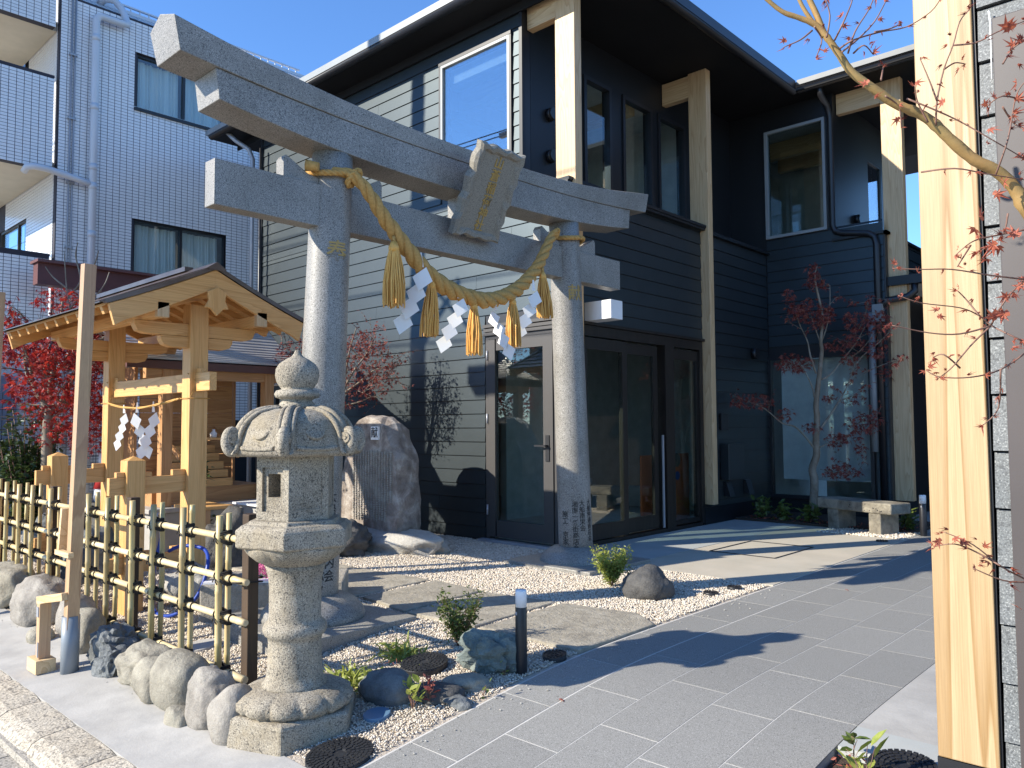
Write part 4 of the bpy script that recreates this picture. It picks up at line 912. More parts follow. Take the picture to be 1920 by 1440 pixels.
# ---- inscribed monument
mo = thing('stone_monument', 'tall natural stone slab with columns of tiny white writing beside the torii', 'monument', (-6.75, 5.2, .2))
def slabmesh(outline, yf, yb, n=5, amp=.03, seed=0):
    pts = []
    m_ = len(outline)
    for i in range(m_):
        a, b = outline[i], outline[(i+1) % m_]; L = math.hypot(b[0]-a[0], b[1]-a[1]); k = max(1, int(L/.07))
        for j in range(k): pts.append((a[0]+(b[0]-a[0])*j/k, a[1]+(b[1]-a[1])*j/k))
    q = len(pts); cx = sum(p[0] for p in pts)/q; cz = sum(p[1] for p in pts)/q; vs = []
    for l in range(n+1):
        f = l/n; s_ = 1 - .04*(1-f)**3 - .22*max(0, f-.35)**1.5; y = yf + (yb-yf)*f
        for x, z in pts:
            p = Vector((cx+(x-cx)*s_, y, cz+(z-cz)*s_ if z > cz else z)); d = noise.noise(p*5+Vector((seed,0,0)))*amp + noise.noise(p*16)*amp*.4
            p.x += d*(1 if x > cx else -1); p.z += d if z > cz else 0; p.y += noise.noise(p*7)*.012*(l > 0); vs.append(p)
    vs.append(Vector((cx, yf-.004, cz))); vs.append(Vector((cx, yb, cz)))
    fs = [(l*q+i, (l+1)*q+i, (l+1)*q+(i+1) % q, l*q+(i+1) % q) for l in range(n) for i in range(q)]
    fs += [(i, (i+1) % q, len(vs)-2) for i in range(q)] + [(n*q+i, len(vs)-1, n*q+(i+1) % q) for i in range(q)]
    return MB().add(vs, fs)
obj('slab', slabmesh([(-7.42,.16),(-6.33,.16),(-6.31,.5),(-6.36,.85),(-6.45,1.12),(-6.55,1.30),(-6.68,1.375),(-6.86,1.40),(-7.02,1.37),(-7.10,1.28),(-7.20,1.05),(-7.34,.75)], 5.08, 5.42), MT['mono'], mo)
rock('plinth_boulder', '', (-6.62,5.22,.04), (.88,.36,.21), 'rock_pale', 31, .06, .12, .18); po = bpy.data.objects['plinth_boulder']
tag(po, 'long pale boulder forming the plinth under the inscribed monument', 'boulder')
mb = MB(); g = random.Random(4)
for c_ in range(15):
    x = -7.08 + c_*.046
    z = 1.02 - g.uniform(0, .02); zb = .30 if c_ not in (13, 14) else .5
    while z > zb:
        w2 = g.uniform(.009, .015)
        for k in range(3): mb.box(x-w2+g.uniform(0,.008), x+w2-g.uniform(0,.008), 5.060, 5.078, z-.005*k*2-.003, z-.005*k*2)
        if g.random() < .7: mb.box(x-.0015+g.uniform(-.006,.006), x+.0015+g.uniform(-.006,.006), 5.060, 5.078, z-.014, z)
        z -= g.uniform(.021, .026)
obj('inscription', mb, simple('chalky_lettering', (.50,.48,.44), .8, (.34,.32,.29), 9, 4), mo)
obj('title_square', MB().box(-6.76, -6.63, 5.056, 5.075, 1.13, 1.27), MT['paper'], mo)
text('title_character', '献', .12, MT['ink'], frame((-6.695, 5.053, 1.20), (1,0,0), (0,0,1)), mo, ext=.0015)

# ================================================================== TIMBER GATE (roofed)
GT = thing('roofed_timber_gate', 'small new cypress gate with brown copper gabled roof behind the bamboo fence', 'shrine gate', (-7.0, 2.87, 0))
posts = [(-6.24, -6.10), (-7.93, -7.79)]
for (a, b) in posts:
    obj('main_post', MB().box(a, b, 2.80, 2.95, -.06, 2.25), MT['hinoki'], GT, bevel=.006)
    obj('base_stone', MB().box(a-.06, b+.06, 2.74, 3.01, -.2, -.055), MT['rock_pale'], GT, bevel=.01)
    obj('support_post', MB().box(a+.0, b-.005, 2.34, 2.475, -.12, 1.02).add([(a,2.34,1.02),(b-.005,2.34,1.02),(b-.005,2.475,1.02),(a,2.475,1.02),((a+b)/2,2.41,1.055)], [(0,1,4),(1,2,4),(2,3,4),(3,0,4)]), MT['hinoki'], GT, bevel=.004)
    xm = (a+b)/2
    for z0_, z1_ in ((.765, .895), (.18, .30)):
        obj('side_rail', MB().box(xm-.025, xm+.025, 2.23, 2.799, z0_, z1_).box(xm-.022, xm+.022, 2.28, 2.338, z1_+.001, z1_+.04).box(xm-.022, xm+.022, 2.70, 2.797, z1_+.001, z1_+.045).box(xm-.022, xm+.022, 2.476, 2.54, z1_+.001, z1_+.035), MT['hinokiY'], GT, bevel=.002)
    # bracket arms under the roof
    def arm(y0, y1, z0_, z1_):
        c = .05
        pts = [(xm-.04, y0, z1_), (xm-.04, y0, z1_-c*.6), (xm-.04, y0+c*.5, z0_+c*.35), (xm-.04, y0+c*1.6, z0_), (xm-.04, y1-c*1.6, z0_), (xm-.04, y1-c*.5, z0_+c*.35), (xm-.04, y1, z1_-c*.6), (xm-.04, y1, z1_)]
        obj('bracket_arm', MB().poly(pts, (.08, 0, 0)), MT['hinokiY'], GT, bevel=.003)
    arm(2.58, 3.17, 1.90, 1.99); arm(2.38, 3.37, 1.992, 2.09)
obj('tie_beam', MB().box(-8.06, -5.86, 2.845, 2.905, 1.555, 1.70), MT['hinokiX'], GT, bevel=.004)
for xx in (-6.075, -7.765): obj('wedge', MB().box(xx-.02, xx+.06, 2.85, 2.90, 1.701, 1.735), MT['hinokiX'], GT)
XG0, XG1 = -8.28, -5.83
for y in (2.47, 3.27): obj('purlin', MB().box(XG0+.06, XG1-.05, y-.04, y+.04, 2.092, 2.175), MT['hinokiX'], GT, bevel=.003)
obj('ridge_beam', MB().box(XG0+.03, XG1-.04, 2.83, 2.91, 2.30, 2.40), MT['hinokiX'], GT, bevel=.003)
def rz(f): return 2.485 - .40*f + .045*f*f     # roof curve, f = distance from ridge / 0.83
def gyz(f, s_): return 2.87 + s_*.80*f, rz(f)
for s_ in (-1, 1):
    # barge board at the near and far gable
    for xg in (XG1, XG0+.035):
        top = []; bot = []
        for k in range(9):
            f = k/8*.98; y, z = gyz(f, s_); top.append((xg-.035, y, z+.01)); y2, z2 = gyz(f*.985, s_); bot.append((xg-.035, y2 - (0 if k < 8 else s_*.03), z2-.135-.01*f))
        obj('barge_board', MB().poly(top + bot[::-1], (.035, 0, 0)), MT['hinokiY'], GT, bevel=.002)
        t2 = [(xg-.045, gyz(k/8*1.0, s_)[0], gyz(k/8, s_)[1]+.016) for k in range(9)]; b2 = [(xg-.045, gyz(k/8*1.03, s_)[0], gyz(k/8*1.03, s_)[1]+.05) for k in range(9)]
        obj('verge_flashing', MB().poly(t2 + b2[::-1], (.055, 0, 0)), MT['copper'], GT)
    # decking and rafters
    q_ = [(XG0+.04, *gyz(k/8, s_)) for k in range(9)]
    vs = []; 
    for x in (XG0+.04, XG1-.037):
        for k in range(9): y, z = gyz(k/8, s_); vs += [(x, y, z+.004), (x, y, z+.022)]
    n_ = 18; fs = []
    for k in range(8): fs += [(2*k, 2*k+2, n_+2*k+2, n_+2*k), (2*k+1, n_+2*k+1, n_+2*k+3, 2*k+3), (2*k, 2*k+1, 2*k+3, 2*k+2), (n_+2*k, n_+2*k+2, n_+2*k+3, n_+2*k+1)]
    fs += [(16, 17, n_+17, n_+16), (0, n_, n_+1, 1)]
    obj('roof_deck', MB().add(vs, fs), MT['hinokiX'], GT)
    x = XG0+.12
    while x < XG1-.1:
        a = Vector((x, *gyz(.02, s_))); b = Vector((x, *gyz(.98, s_)))
        obj('rafter', MB().bar(a-Vector((0,0,.03)), b-Vector((0,0,.028)), .045, .055), MT['hinokiY'], GT); x += .245
    # copper roof sheets in courses
    cours = 5
    for k in range(cours):
        f0, f1 = k/cours*1.05, (k+1)/cours*1.05+.012; y0, z0_ = gyz(f0, s_); y1, z1_ = gyz(f1, s_); lift = .030
        xs = [XG0-.01] + [XG0 + .41*j + (.2 if k % 2 else 0) for j in range(1, 7) if XG0 + .41*j + (.2 if k % 2 else 0) < XG1-.05] + [XG1+.012]
        for xa, xb in zip(xs, xs[1:]):
            obj('copper_sheet', MB().add([(xa,y0,z0_+lift),(xb-.004,y0,z0_+lift),(xb-.004,y1,z1_+lift+.012),(xa,y1,z1_+lift+.012),(xa,y0,z0_+lift-.006),(xb-.004,y0,z0_+lift-.006),(xb-.004,y1,z1_+lift+.004),(xa,y1,z1_+lift+.004)],
                [(0,1,2,3),(7,6,5,4),(0,4,5,1),(1,5,6,2),(2,6,7,3),(3,7,4,0)]), MT['copper'], GT)
obj('ridge_cap', MB().poly([(XG0-.03,2.79,2.50),(XG0-.03,2.87,2.555),(XG0-.03,2.95,2.50),(XG0-.03,2.93,2.49),(XG0-.03,2.81,2.49)], (XG1-XG0+.05,0,0)), MT['copper'], GT)
obj('ridge_cap', MB().box(-8.25, -6.3, 2.835, 2.905, 2.548, 2.585), MT['copper'], GT)
gp = [(2.87,2.355),(2.945,2.315),(2.935,2.25),(2.965,2.19),(2.92,2.185),(2.87,2.13),(2.82,2.185),(2.775,2.19),(2.805,2.25),(2.795,2.315)]
obj('gable_pendant', MB().poly([(XG1+.002, y, z) for y, z in gp], (.03,0,0)), MT['hinoki'], GT, bevel=.004)
for y in (2.47, 3.27): obj('purlin_cap', MB().box(XG1-.049, XG1+.0, y-.045, y+.045, 2.085, 2.20), MT['glulam'], GT, bevel=.004)
for (a, b) in posts:
    lp = [Vector(((a+b)/2 + .08*c_, 2.875+.085*s_, 1.50)) for c_, s_ in ((1,1),(1,-1),(-1,-1),(-1,1),(1,1))]
    obj('tied_string', MB().tube(lp, .004, 5).tube([(b+.008,2.80,1.50),(b+.008,2.86,1.62),(b-.02,2.79,1.70)], .004, 5), MT['rope'], GT)
# thin rope with streamers between the posts
rp = smooth_path([(-7.78,2.79,1.50),(-7.4,2.78,1.455),(-7.0,2.78,1.44),(-6.6,2.78,1.465),(-6.25,2.79,1.50)], 6)
gs = obj('thin_rope', twist(rp, lambda f: .010, 14, sides=5), MT['rope']); tag(gs, 'thin straw rope with small streamers tied between the two gate posts', 'shimenawa')
for i, (x, s_, mir, lab) in enumerate(((-7.35,1.25,-1,'thin twisted paper streamer, leftmost on the thin gate rope'),(-7.05,1.5,1,'middle and longest paper streamer on the thin gate rope'),(-6.72,1.5,-1,'right paper streamer on the thin gate rope'))):
    M_ = Matrix.Translation((x, 2.775, 1.40)) @ Matrix.Rotation(R(40+i*14), 4, 'Z') @ Matrix.Scale(mir*.75, 4, (1,0,0)); paper('paper_streamer', shide(s_*.85), M_, lab, 'paper streamers on the gate rope')

# ================================================================== SMALL SHRINE BEHIND
HK = thing('small_wooden_shrine', 'little wooden shrine with striped metal roof behind the timber gate', 'shrine', (-8.9, 4.1, .45))
obj('stone_base', MB().box(-9.7, -8.1, 3.35, 4.85, 0, .40).box(-9.75, -8.05, 3.3, 4.9, .401, .45), MT['concrete'], HK, bevel=.01)
obj('floor', MB().box(-9.6, -8.35, 3.45, 4.75, .451, .62), MT['oldwoodY'], HK)
for (x, y) in ((-8.22,3.52),(-8.22,4.68),(-9.5,3.52),(-9.5,4.68)): obj('post', MB().box(x-.055, x+.055, y-.055, y+.055, .451, 1.95), MT['oldwood'], HK, bevel=.004)
for k in range(8): obj('wall_plank', MB().box(-8.99, -8.96, 3.56, 4.64, .64+k*.16, .795+k*.16), MT['oldwoodY'], HK)
for y in (3.52, 4.68): obj('side_wall', MB().box(-9.44, -8.98, y-.015, y+.015, .62, 1.95), MT['oldwood'], HK)
for k in range(5): obj('step', MB().box(-8.95+.0, -8.80+.12*(4-k)*.9, 3.75, 4.35, .621+k*.09, .705+k*.09), MT['hinokiY'], HK)
for y in (3.72, 4.38): obj('stair_rail', MB().bar((-8.30,y,.95),(-8.90,y,1.25),.03,.05), MT['oldwood'], HK)
obj('lintel_beam', MB().box(-8.26, -8.18, 3.3, 4.95, 1.78, 1.90), MT['oldwoodY'], HK)
obj('inner_post', MB().box(-8.75, -8.70, 3.98, 4.03, .62, 1.9), MT['paper'], HK)
# curved roof with battens along the eave
def hz(x): f = (x+9.15)/1.05; return 2.62 - .95*abs(f) + .31*f*f
for s_ in (-1, 1):
    nb = 16
    for k in range(nb):
        f0, f1 = k/nb, (k+1)/nb; xa, xb = -9.15+s_*1.05*f0, -9.15+s_*1.05*f1; ex = .10*f1*f1
        za, zb = hz(xa), hz(xb)
        obj('roof_batten', MB().add([(xa,3.08,za),(xa,5.12,za),(xb,5.12,zb+.012),(xb,3.08,zb+.012),(xa,3.08,za-.03),(xa,5.12,za-.03),(xb,5.12,zb-.022),(xb,3.08,zb-.022)],
            [(0,1,2,3),(7,6,5,4),(0,4,5,1),(1,5,6,2),(2,6,7,3),(3,7,4,0)]), MT['roofzinc'] if 'roofzinc' in MT else MT.setdefault('roofzinc', simple('pale_zinc_roof', (.40,.38,.37), .4, (.33,.31,.30), 5, 3, metal=.3)), HK)
pts = [(-9.15+1.05*f, 5.125, hz(-9.15+1.05*f)-.02) for f in np.linspace(-1, 1, 15)]; pb = []
for i, f in enumerate(np.linspace(-1, 1, 29)): pb.append((-9.15+1.02*f, 5.125, hz(-9.15+1.02*f)-.13-.018*abs(math.sin(f*9))))
obj('barge_board', MB().poly(pts + pb[::-1], (0, .03, 0)), MT['oldwood'], HK)
obj('eave_board', MB().box(-8.14, -8.10, 3.08, 5.12, hz(-8.12)-.11, hz(-8.12)-.015), simple('dark_red_eave', (.10,.035,.025), .5), HK)
obj('roof_ridge', MB().box(-9.22, -9.08, 3.05, 5.15, 2.60, 2.68), MT['copper'], HK, bevel=.01)
def vase(x, y, z, lab, s_=1):
    t_ = thing('sakaki_vase', lab, 'vase', (x, y, z))
    obj('vase', MB().lathe([(.045*s_,z),(.048*s_,z+.01),(.03*s_,z+.03),(.026*s_,z+.12*s_),(.034*s_,z+.19*s_),(.03*s_,z+.19*s_)], 16, (x, y)), MT['white'], t_); return t_
VS = [vase(-7.45, 3.55, .52, 'white vase of green sprigs seen between the two gate posts'), vase(-7.0, 4.3, .52, 'white vase of green sprigs just right of the right gate post')]
st_ = thing('offering_stand', 'pale grey stone offering block between the gate and the small shrine', 'stand', (-7.2, 4.3, 0))
obj('block', MB().box(-7.45, -6.78, 3.95, 4.55, .13, .50), MT['concrete'], st_, bevel=.008); obj('cap', MB().box(-7.5, -6.73, 3.9, 4.6, .501, .52), MT['white'], st_); obj('foot', MB().box(-7.42, -6.81, 4.0, 4.5, -.02, .129), MT['rock_dark'], st_)
s2 = thing('offering_shelf', 'low wooden shelf with white jars inside the shrine gate', 'shelf', (-7.6, 3.6, 0))
obj('shelf_board', MB().box(-7.7, -7.2, 3.4, 3.75, .49, .52), MT['hinokiY'], s2); obj('leg', MB().box(-7.65, -7.6, 3.5, 3.55, 0, .489), MT['stake'], s2); obj('leg', MB().box(-7.3, -7.25, 3.5, 3.55, 0, .489), MT['stake'], s2)
for (x, y, h_, r_, lab) in ((-8.33,3.98,.14,.028,'slim white sake bottle on the small shrine'),(-8.33,4.10,.09,.036,'squat white jar beside the slim bottle on the small shrine')):
    o = obj('jar', MB().lathe([(r_*.8,1.16),(r_,1.17),(r_*1.05,1.16+h_*.5),(r_*.45,1.16+h_*.75),(r_*.5,1.16+h_)], 14, (x, y)), MT['white']); tag(o, lab, 'jar')
obj('shelf_board', MB().box(-8.42, -8.24, 3.85, 4.3, 1.135, 1.158), MT['hinokiY'], HK)

# ================================================================== STONE TROUGH, FLOWERS, HOSE
tr = thing('stone_trough', 'long rough concrete water trough behind the stone lantern', 'trough', (-5.0, 2.9, -.1))
ang = math.atan2(3.36-2.62, 5.35-4.80)
ta, tb = Vector((-5.42, 2.60, 0)), Vector((-4.80, 3.36, 0))
dv = (tb-ta).normalized(); nv = Vector((dv.y, -dv.x, 0))
def trough_box(mb, u0, u1, v0, v1, z0_, z1_):
    L_ = (tb-ta).length; c = ta + dv*((u0+u1)/2) + nv*((v0+v1)/2) + Vector((0,0,(z0_+z1_)/2)); mb.obox(c, dv*(u1-u0)/2, -nv*(v1-v0)/2, (0,0,(z1_-z0_)/2))
Lt = (tb-ta).length
mb = MB(); trough_box(mb, 0, Lt, 0, .07, -.12, .17); trough_box(mb, 0, Lt, -.45, -.38, -.12, .17); trough_box(mb, 0, .07, -.38, 0, -.12, .17); trough_box(mb, Lt-.07, Lt, -.38, 0, -.12, .17); trough_box(mb, .07, Lt-.07, -.38, 0, -.12, .05)
obj('basin', mb, MT['trough'], tr, bevel=.012)
mb = MB(); trough_box(mb, .02, Lt-.25, -.02, .06, .172, .188); obj('rim_board', mb, MT['white'], tr)
hp_ = smooth_path([(-6.15,2.62,.52),(-6.12,2.60,.40),(-6.12,2.56,.22),(-6.10,2.55,.02),(-5.95,2.5,-.09),(-5.7,2.52,-.08),(-5.55,2.62,.05),(-5.55,2.7,.25),(-5.7,2.75,.36),(-5.95,2.7,.37),(-6.1,2.66,.32)], 8)
tag(obj('garden_hose', MB().tube(hp_, .014, 8), MT['blue']), 'coiled bright blue water hose behind the bamboo fence', 'hose')
hy = thing('hydrant_post', 'thin steel water tap post with chrome spout beside the blue hose', 'tap', (-6.15, 2.62, -.1))
obj('pipe', MB().tube([(-6.15,2.62,-.1),(-6.15,2.62,.62)], .014, 8), MT['steel'], hy); obj('spout', MB().tube([(-6.15,2.62,.6),(-6.12,2.57,.61),(-6.11,2.55,.55)], .012, 8), MT['steel'], hy)

# ================================================================== BAMBOO FENCE
FN = thing('bamboo_fence', 'lattice bamboo fence tied with black cord along the pavement', 'fence', (-6, 2.1, -.1))
YF = 2.10
RZs = [.667, .449, .239, -.055]
def bamboo(pth, r, axis, nodes, seed):
    """bamboo culm with node rings"""
    g = random.Random(seed); a, b = Vector(pth[0]), Vector(pth[1]); L = (b-a).length; pos = g.uniform(.05, nodes); P_ = [a]; Rr = [r]; t = pos
    while t < L-.03:
        for dt, dr in ((-.008,0),(-.003,.0022),(.002,.0005),(.006,.002),(.011,0)):
            P_.append(a + (b-a)*((t+dt)/L)); Rr.append(r*(1-.0*t)+dr)
        t += nodes*g.uniform(.85, 1.15)
    P_.append(b); Rr.append(r*.96); bow = g.uniform(-.006, .006)
    P_ = [p + Vector((bow if axis == 'V' else 0, bow*.5, bow if axis == 'H' else 0))*math.sin(math.pi*(p-a).length/L) for p in P_]
    mb = MB().tube(P_, Rr, 12); d = (b-a).normalized()
    return mb
for i, z in enumerate(RZs):
    xe = [-3.86,-3.875,-3.875,-3.88][i]; xe += random.uniform(-.01,.01)
    obj('bamboo_rail', bamboo(((-9.4, YF, z+random.uniform(-.004,.004)), (xe, YF, z)), .0185 if i < 3 else .021, 'H', .28, i+1), MT['bambooH'], FN)
    obj('rail_end', MB().tube([(xe+.0005, YF, z), (xe+.0035, YF, z)], .0155, 14), MT['rail_endm'] if 'rail_endm' in MT else MT.setdefault('rail_endm', simple('cut_bamboo', (.62,.50,.32), .7, (.50,.38,.22), 60, 3)), FN)
vx = [4.10, 4.55, 4.965, 5.285, 5.70, 6.06, 6.87, 7.33, 7.69, 8.06, 8.5, 8.9]
def lash(x, z, front=True):
    mb = MB(); g = random.Random(int(x*100+z*1000)); s_ = g.choice((-1, 1)); r = .0055
    for sg_ in (-1, 1):
        pth = [(-.034*sg_, .012, .026), (-.02*sg_, -.026, .02), (.0, -.047, .004), (.022*sg_, -.026, -.018), (.036*sg_, .012, -.026), (.0, .028, 0), (-.034*sg_, .012, .026)]
        for off in (-.005, .005): mb.tube([Vector((x+p[0]*1.35, YF+p[1], z+p[2]*1.25+off)) for p in smooth_path(pth, 2)], r, 5)
    mb.tube([(x,YF-.05,z),(x+.012,YF-.062,z-.012),(x+.025*s_,YF-.058,z-.03)], .004, 5); mb.tube([(x,YF-.05,z),(x-.015,YF-.06,z-.006),(x-.03*s_,YF-.055,z-.022)], .0035, 5)
    for k in (-.085, .085):
        pp = [(x+k, YF+.0225*math.cos(a), z+.0225*math.sin(a)) for a in np.linspace(0, 6.2832, 13)]; mb.tube(pp, .004, 5)
    return mb
lm = {}
for i, v in enumerate(vx):
    zt = .795+random.uniform(-.012,.012); zb = -.13+random.uniform(-.02,.02)
    obj('bamboo_upright', bamboo(((-v, YF-.036, zb), (-v+random.uniform(-.008,.008), YF-.036, zt)), .0182, 'V', .26, 20+i), MT['bamboo'], FN)
    if i not in (3,): obj('bamboo_upright', bamboo(((-v-.05, YF+.038, zb), (-v-.045, YF+.038, zt+.006)), .0155, 'V', .26, 50+i), MT['bamboo'], FN)
    for z in RZs: obj('cord_lashing', lash(-v-.01, z), MT['cord'], FN)
for v in (3.935, 5.50, 7.05, 8.6):
    obj('charred_post', MB().box(-v-.035, -v+.035, YF+.022, YF+.085, -.2, .80), MT['burnt'], FN, bevel=.006)
obj('cord_wrap', MB().tube([(-3.97,YF+.10,.43),(-3.89,YF+.10,.44),(-3.89,YF-.03,.45),(-3.97,YF-.03,.44)], .005, 5), MT['cord'], FN)

# ================================================================== STAKES WITH BRACES (temporary)
def stake(x0, y0, zb, x1, y1, zt, w_, lab):
    t_ = thing('timber_stake', lab, 'stake', (x0, y0, zb)); 
    obj('post', MB().bar((x0,y0,zb), (x1,y1,zt), w_, w_, (0,1,0)), MT['stake'], t_, bevel=.002); return t_
t1 = stake(-5.24, 1.70, .06, -5.085, 1.70, 2.255, .068, 'tall slightly leaning cedar stake in a grey pipe socket before the timber gate')
obj('pipe_socket', MB().tube([(-5.25,1.70,-.22),(-5.243,1.70,.135)], .050, 20), MT['pipegrey'] if 'pipegrey' in MT else MT.setdefault('pipegrey', simple('pipe_grey', (.22,.25,.28), .4)), t1)
obj('cleat', MB().bar((-5.32,1.665,.50),(-5.27,1.665,.78),.05,.03).box(-5.34,-5.10,1.63,1.66,.50,.53), MT['stakeX'], t1)
t2 = stake(-7.30, 1.72, -.1, -7.06, 1.72, 2.33, .068, 'second cedar stake cut by the left edge of the picture')
br = thing('timber_brace', 'small pale timber brace frame standing on a wood block by the pipe socket', 'brace', (-5.45, 1.6, -.2))
obj('leg', MB().box(-5.455, -5.40, 1.575, 1.64, -.13, .20), MT['stake'], br, bevel=.002)
obj('arm', MB().bar((-5.46,1.60,.215),(-5.20,1.66,.262),.062,.045), MT['stakeX'], br, bevel=.002)
obj('foot_block', MB().box(-5.53, -5.36, 1.55, 1.66, -.21, -.131), MT['stakeX'], br, bevel=.002)
obj('metal_plate', MB().box(-5.42, -5.405, 1.570, 1.5745, -.12, -.03).box(-5.445, -5.41, 1.570, 1.5745, .12, .18), MT['steel'], br)

# ================================================================== BOLLARDS, LIDS, BENCH
def bollard(x, y, z0_, h_, r_, lab):
    t_ = thing('bollard_light', lab, 'bollard light', (x, y, z0_), 'black bollard lights')
    obj('post', MB().tube([(x,y,z0_-.05),(x,y,z0_+h_*.79)], r_, 28), MT['black'], t_, bevel=.002); obj('lens', MB().lathe([(r_*.97,z0_+h_*.792),(r_*.98,z0_+h_*.98),(r_*.9,z0_+h_),(0,z0_+h_)], 28, (x,y)), MT['white'], t_)
    obj('badge', MB().box(x-.012, x+.0, y-r_-.001, y-r_+.004, z0_+h_*.70, z0_+h_*.74), MT['steel'], t_)
    return t_
bollard(-2.855, 3.12, -.035, .43, .031, 'black bollard light with white lens at the near edge of the gravel')
bollard(-2.72, 9.72, 0, .46, .037, 'black bollard light with white lens behind the right end of the stone bench')
bollard(-9.7, 5.35, 0, .46, .04, 'black bollard light beyond the small shrine near the house corner')
def lid(x, y, r_, mat, lab, rings=4, z=None, cat='manhole cover', ex=1.0):
    z = prof(y)+.014 if z is None else z
    s_ = 0 if y > 3.4 else .117
    t_ = thing('round_cover', lab, cat, (x, y, z)); mb = MB().lathe([(r_,-.03),(r_,.0),(r_*.97,.004),(0,.004)], 40, (0,0), False)
    def put(mb): mb.v = [(x+a, y+b, z+c+b*s_) for a, b, c in mb.v]; return mb
    obj('plate', put(mb), MT[mat], t_)
    if rings:
        mb = MB()
        for k in range(rings):
            ra = r_*(.28+.66*k/max(1, rings-1)); n_ = 8+6*k
            for j in range(n_):
                a0_ = 2*math.pi*j/n_ + k*.2; a1_ = a0_ + 2*math.pi/n_*.72; w2 = r_*.055
                mb.add([((ra+w2*p)*math.cos(a), (ra+w2*p)*math.sin(a), zz) for zz in (.003,.009) for p, a in ((-1,a0_),(1,a0_),(1,a1_),(-1,a1_))], [(4,5,6,7),(0,1,5,4),(1,2,6,5),(2,3,7,6),(3,0,4,7)])
        obj('tread_pattern', put(mb), MT[mat], t_)
    return t_
lid(-2.935, 2.035, .145, 'iron', 'large black cast cover with raised ring pattern in front of the lantern', 6, z=prof(2.035)+.004)
lid(-3.10, 2.36, .066, 'bluelid', 'small smooth blue cover in the gravel beside the lantern base', 0)
lid(-3.36, 2.88, .13, 'iron', 'grey ribbed round cover in the gravel between the yellow grass and the rocks', 5, z=prof(2.88)+.03)
lid(-2.85, 3.385, .067, 'iron', 'small dark round cover in the gravel right of the bollard light', 3)
lid(-2.975, 5.35, .055, 'iron', 'nearer of two small dark round covers in the far gravel corner', 2)
lid(-2.94, 5.65, .055, 'iron', 'farther of two small dark round covers in the far gravel corner', 2)
lid(-2.92, 8.95, .06, 'iron', 'tiny dark cover in the beige concrete before the bench', 2, z=.01)
lid(-.985, 3.17, .12, 'iron', 'black ribbed cover in the planting pocket at bottom right', 5, z=-.01)
lid(-4.9, 2.35, .10, 'concrete', 'pale flat disc cover half buried behind the fence', 0)
bn = thing('stone_bench', 'weathered stone bench on two square stone legs under the small maple', 'bench', (-3.4, 9.7, 0))
bd = Vector((.56,-.21,0)).normalized(); bp = Vector((bd.y,-bd.x,0)); bc = Vector((-3.37, 9.68, 0))
mb = MB().obox(bc+Vector((0,0,.308)), bd*.52, -bp*.17, (0,0,.062)); obj('seat', mb, MT['benchst'], bn, bevel=.016, seg=3)
for k in (-.30, .29): obj('leg', MB().obox(bc+bd*k+Vector((0,0,.12)), bd*.08, -bp*.155, (0,0,.125)), MT['benchst'], bn, bevel=.01)
mb = MB(); g = random.Random(9)
for k in range(16):
    c = bc + bd*g.uniform(-.1,.45) + bp*.1705 + Vector((0,0,g.uniform(.27,.35))); mb.tube([c, c+bp*.001], g.uniform(.004,.009), 6)
obj('drill_holes', mb, MT['ink'], bn)

# ================================================================== BLACK DOWNPIPE WITH LAMP, near house corner
lp = thing('black_pole', 'thin black pole with a small white camera beside the far left house corner', 'pole', (-9.6, 5.6, 0))
obj('post', MB().box(-9.62, -9.56, 5.57, 5.63, 0, 2.25), MT['black'], lp); obj('box', MB().box(-9.55, -9.42, 5.56, 5.64, 1.75, 2.05), MT['black'], lp); obj('camera', MB().lathe([(.0,1.82),(.05,1.83),(.055,1.86),(.03,1.90),(.01,1.95)], 14, (-9.48,5.53)), MT['white'], lp)

# ================================================================== RIGHT BUILDING
RB = thing('grey_boarded_outbuilding', 'grey boarded building edge at far right with wide fir corner post', 'building', (-.5, 2.5, 0))
obj('corner_post', MB().box(-.668, -.517, 2.45, 2.60, .335, 3.3), MT['bigpost'], RB, bevel=.004)
obj('post_shoe', MB().box(-.672, -.50, 2.46, 2.62, -.05, .33), MT['black'], RB)
obj('metal_trim', MB().box(-.5165, -.5115, 2.46, 2.50, .1, 3.3), MT['trim'], RB)
obj('wall', MB().box(-.53, 2.0, 2.535, 2.7, -.05, 3.3), MT['black'], RB)
MT['boardg'] = granite('flecked_grey_board', (.135,.145,.15), (.07,.075,.08), (.30,.31,.31), 230, .6, .3, (.8,.82,.82))
for k in range(20):
    zz = .1+k*.1545; obj('siding_board', MB().add([(-.506,2.458,zz+.006),(-.3,2.458,zz+.006),(-.3,2.470,zz+.1545),(-.506,2.470,zz+.1545),(-.506,2.49,zz+.006),(-.3,2.49,zz+.006),(-.3,2.49,zz+.1545),(-.506,2.49,zz+.1545)],
        [(0,1,2,3),(0,4,5,1),(3,2,6,7),(0,3,7,4),(1,5,6,2)]), MT['boardg'], RB)
MT['mauve'] = simple('mauve_brown_metal', (.062,.05,.048), .5, (.052,.043,.041), 3, 3)
obj('door_jamb', MB().box(-.462, -.25, 2.41, 2.456, .0, 2.36), MT['mauve'], RB, bevel=.003)
obj('cable', MB().tube([(-.475,2.45,2.40),(-.470,2.44,2.36),(-.470,2.435,2.20)], .0025, 6), MT['white'], RB)

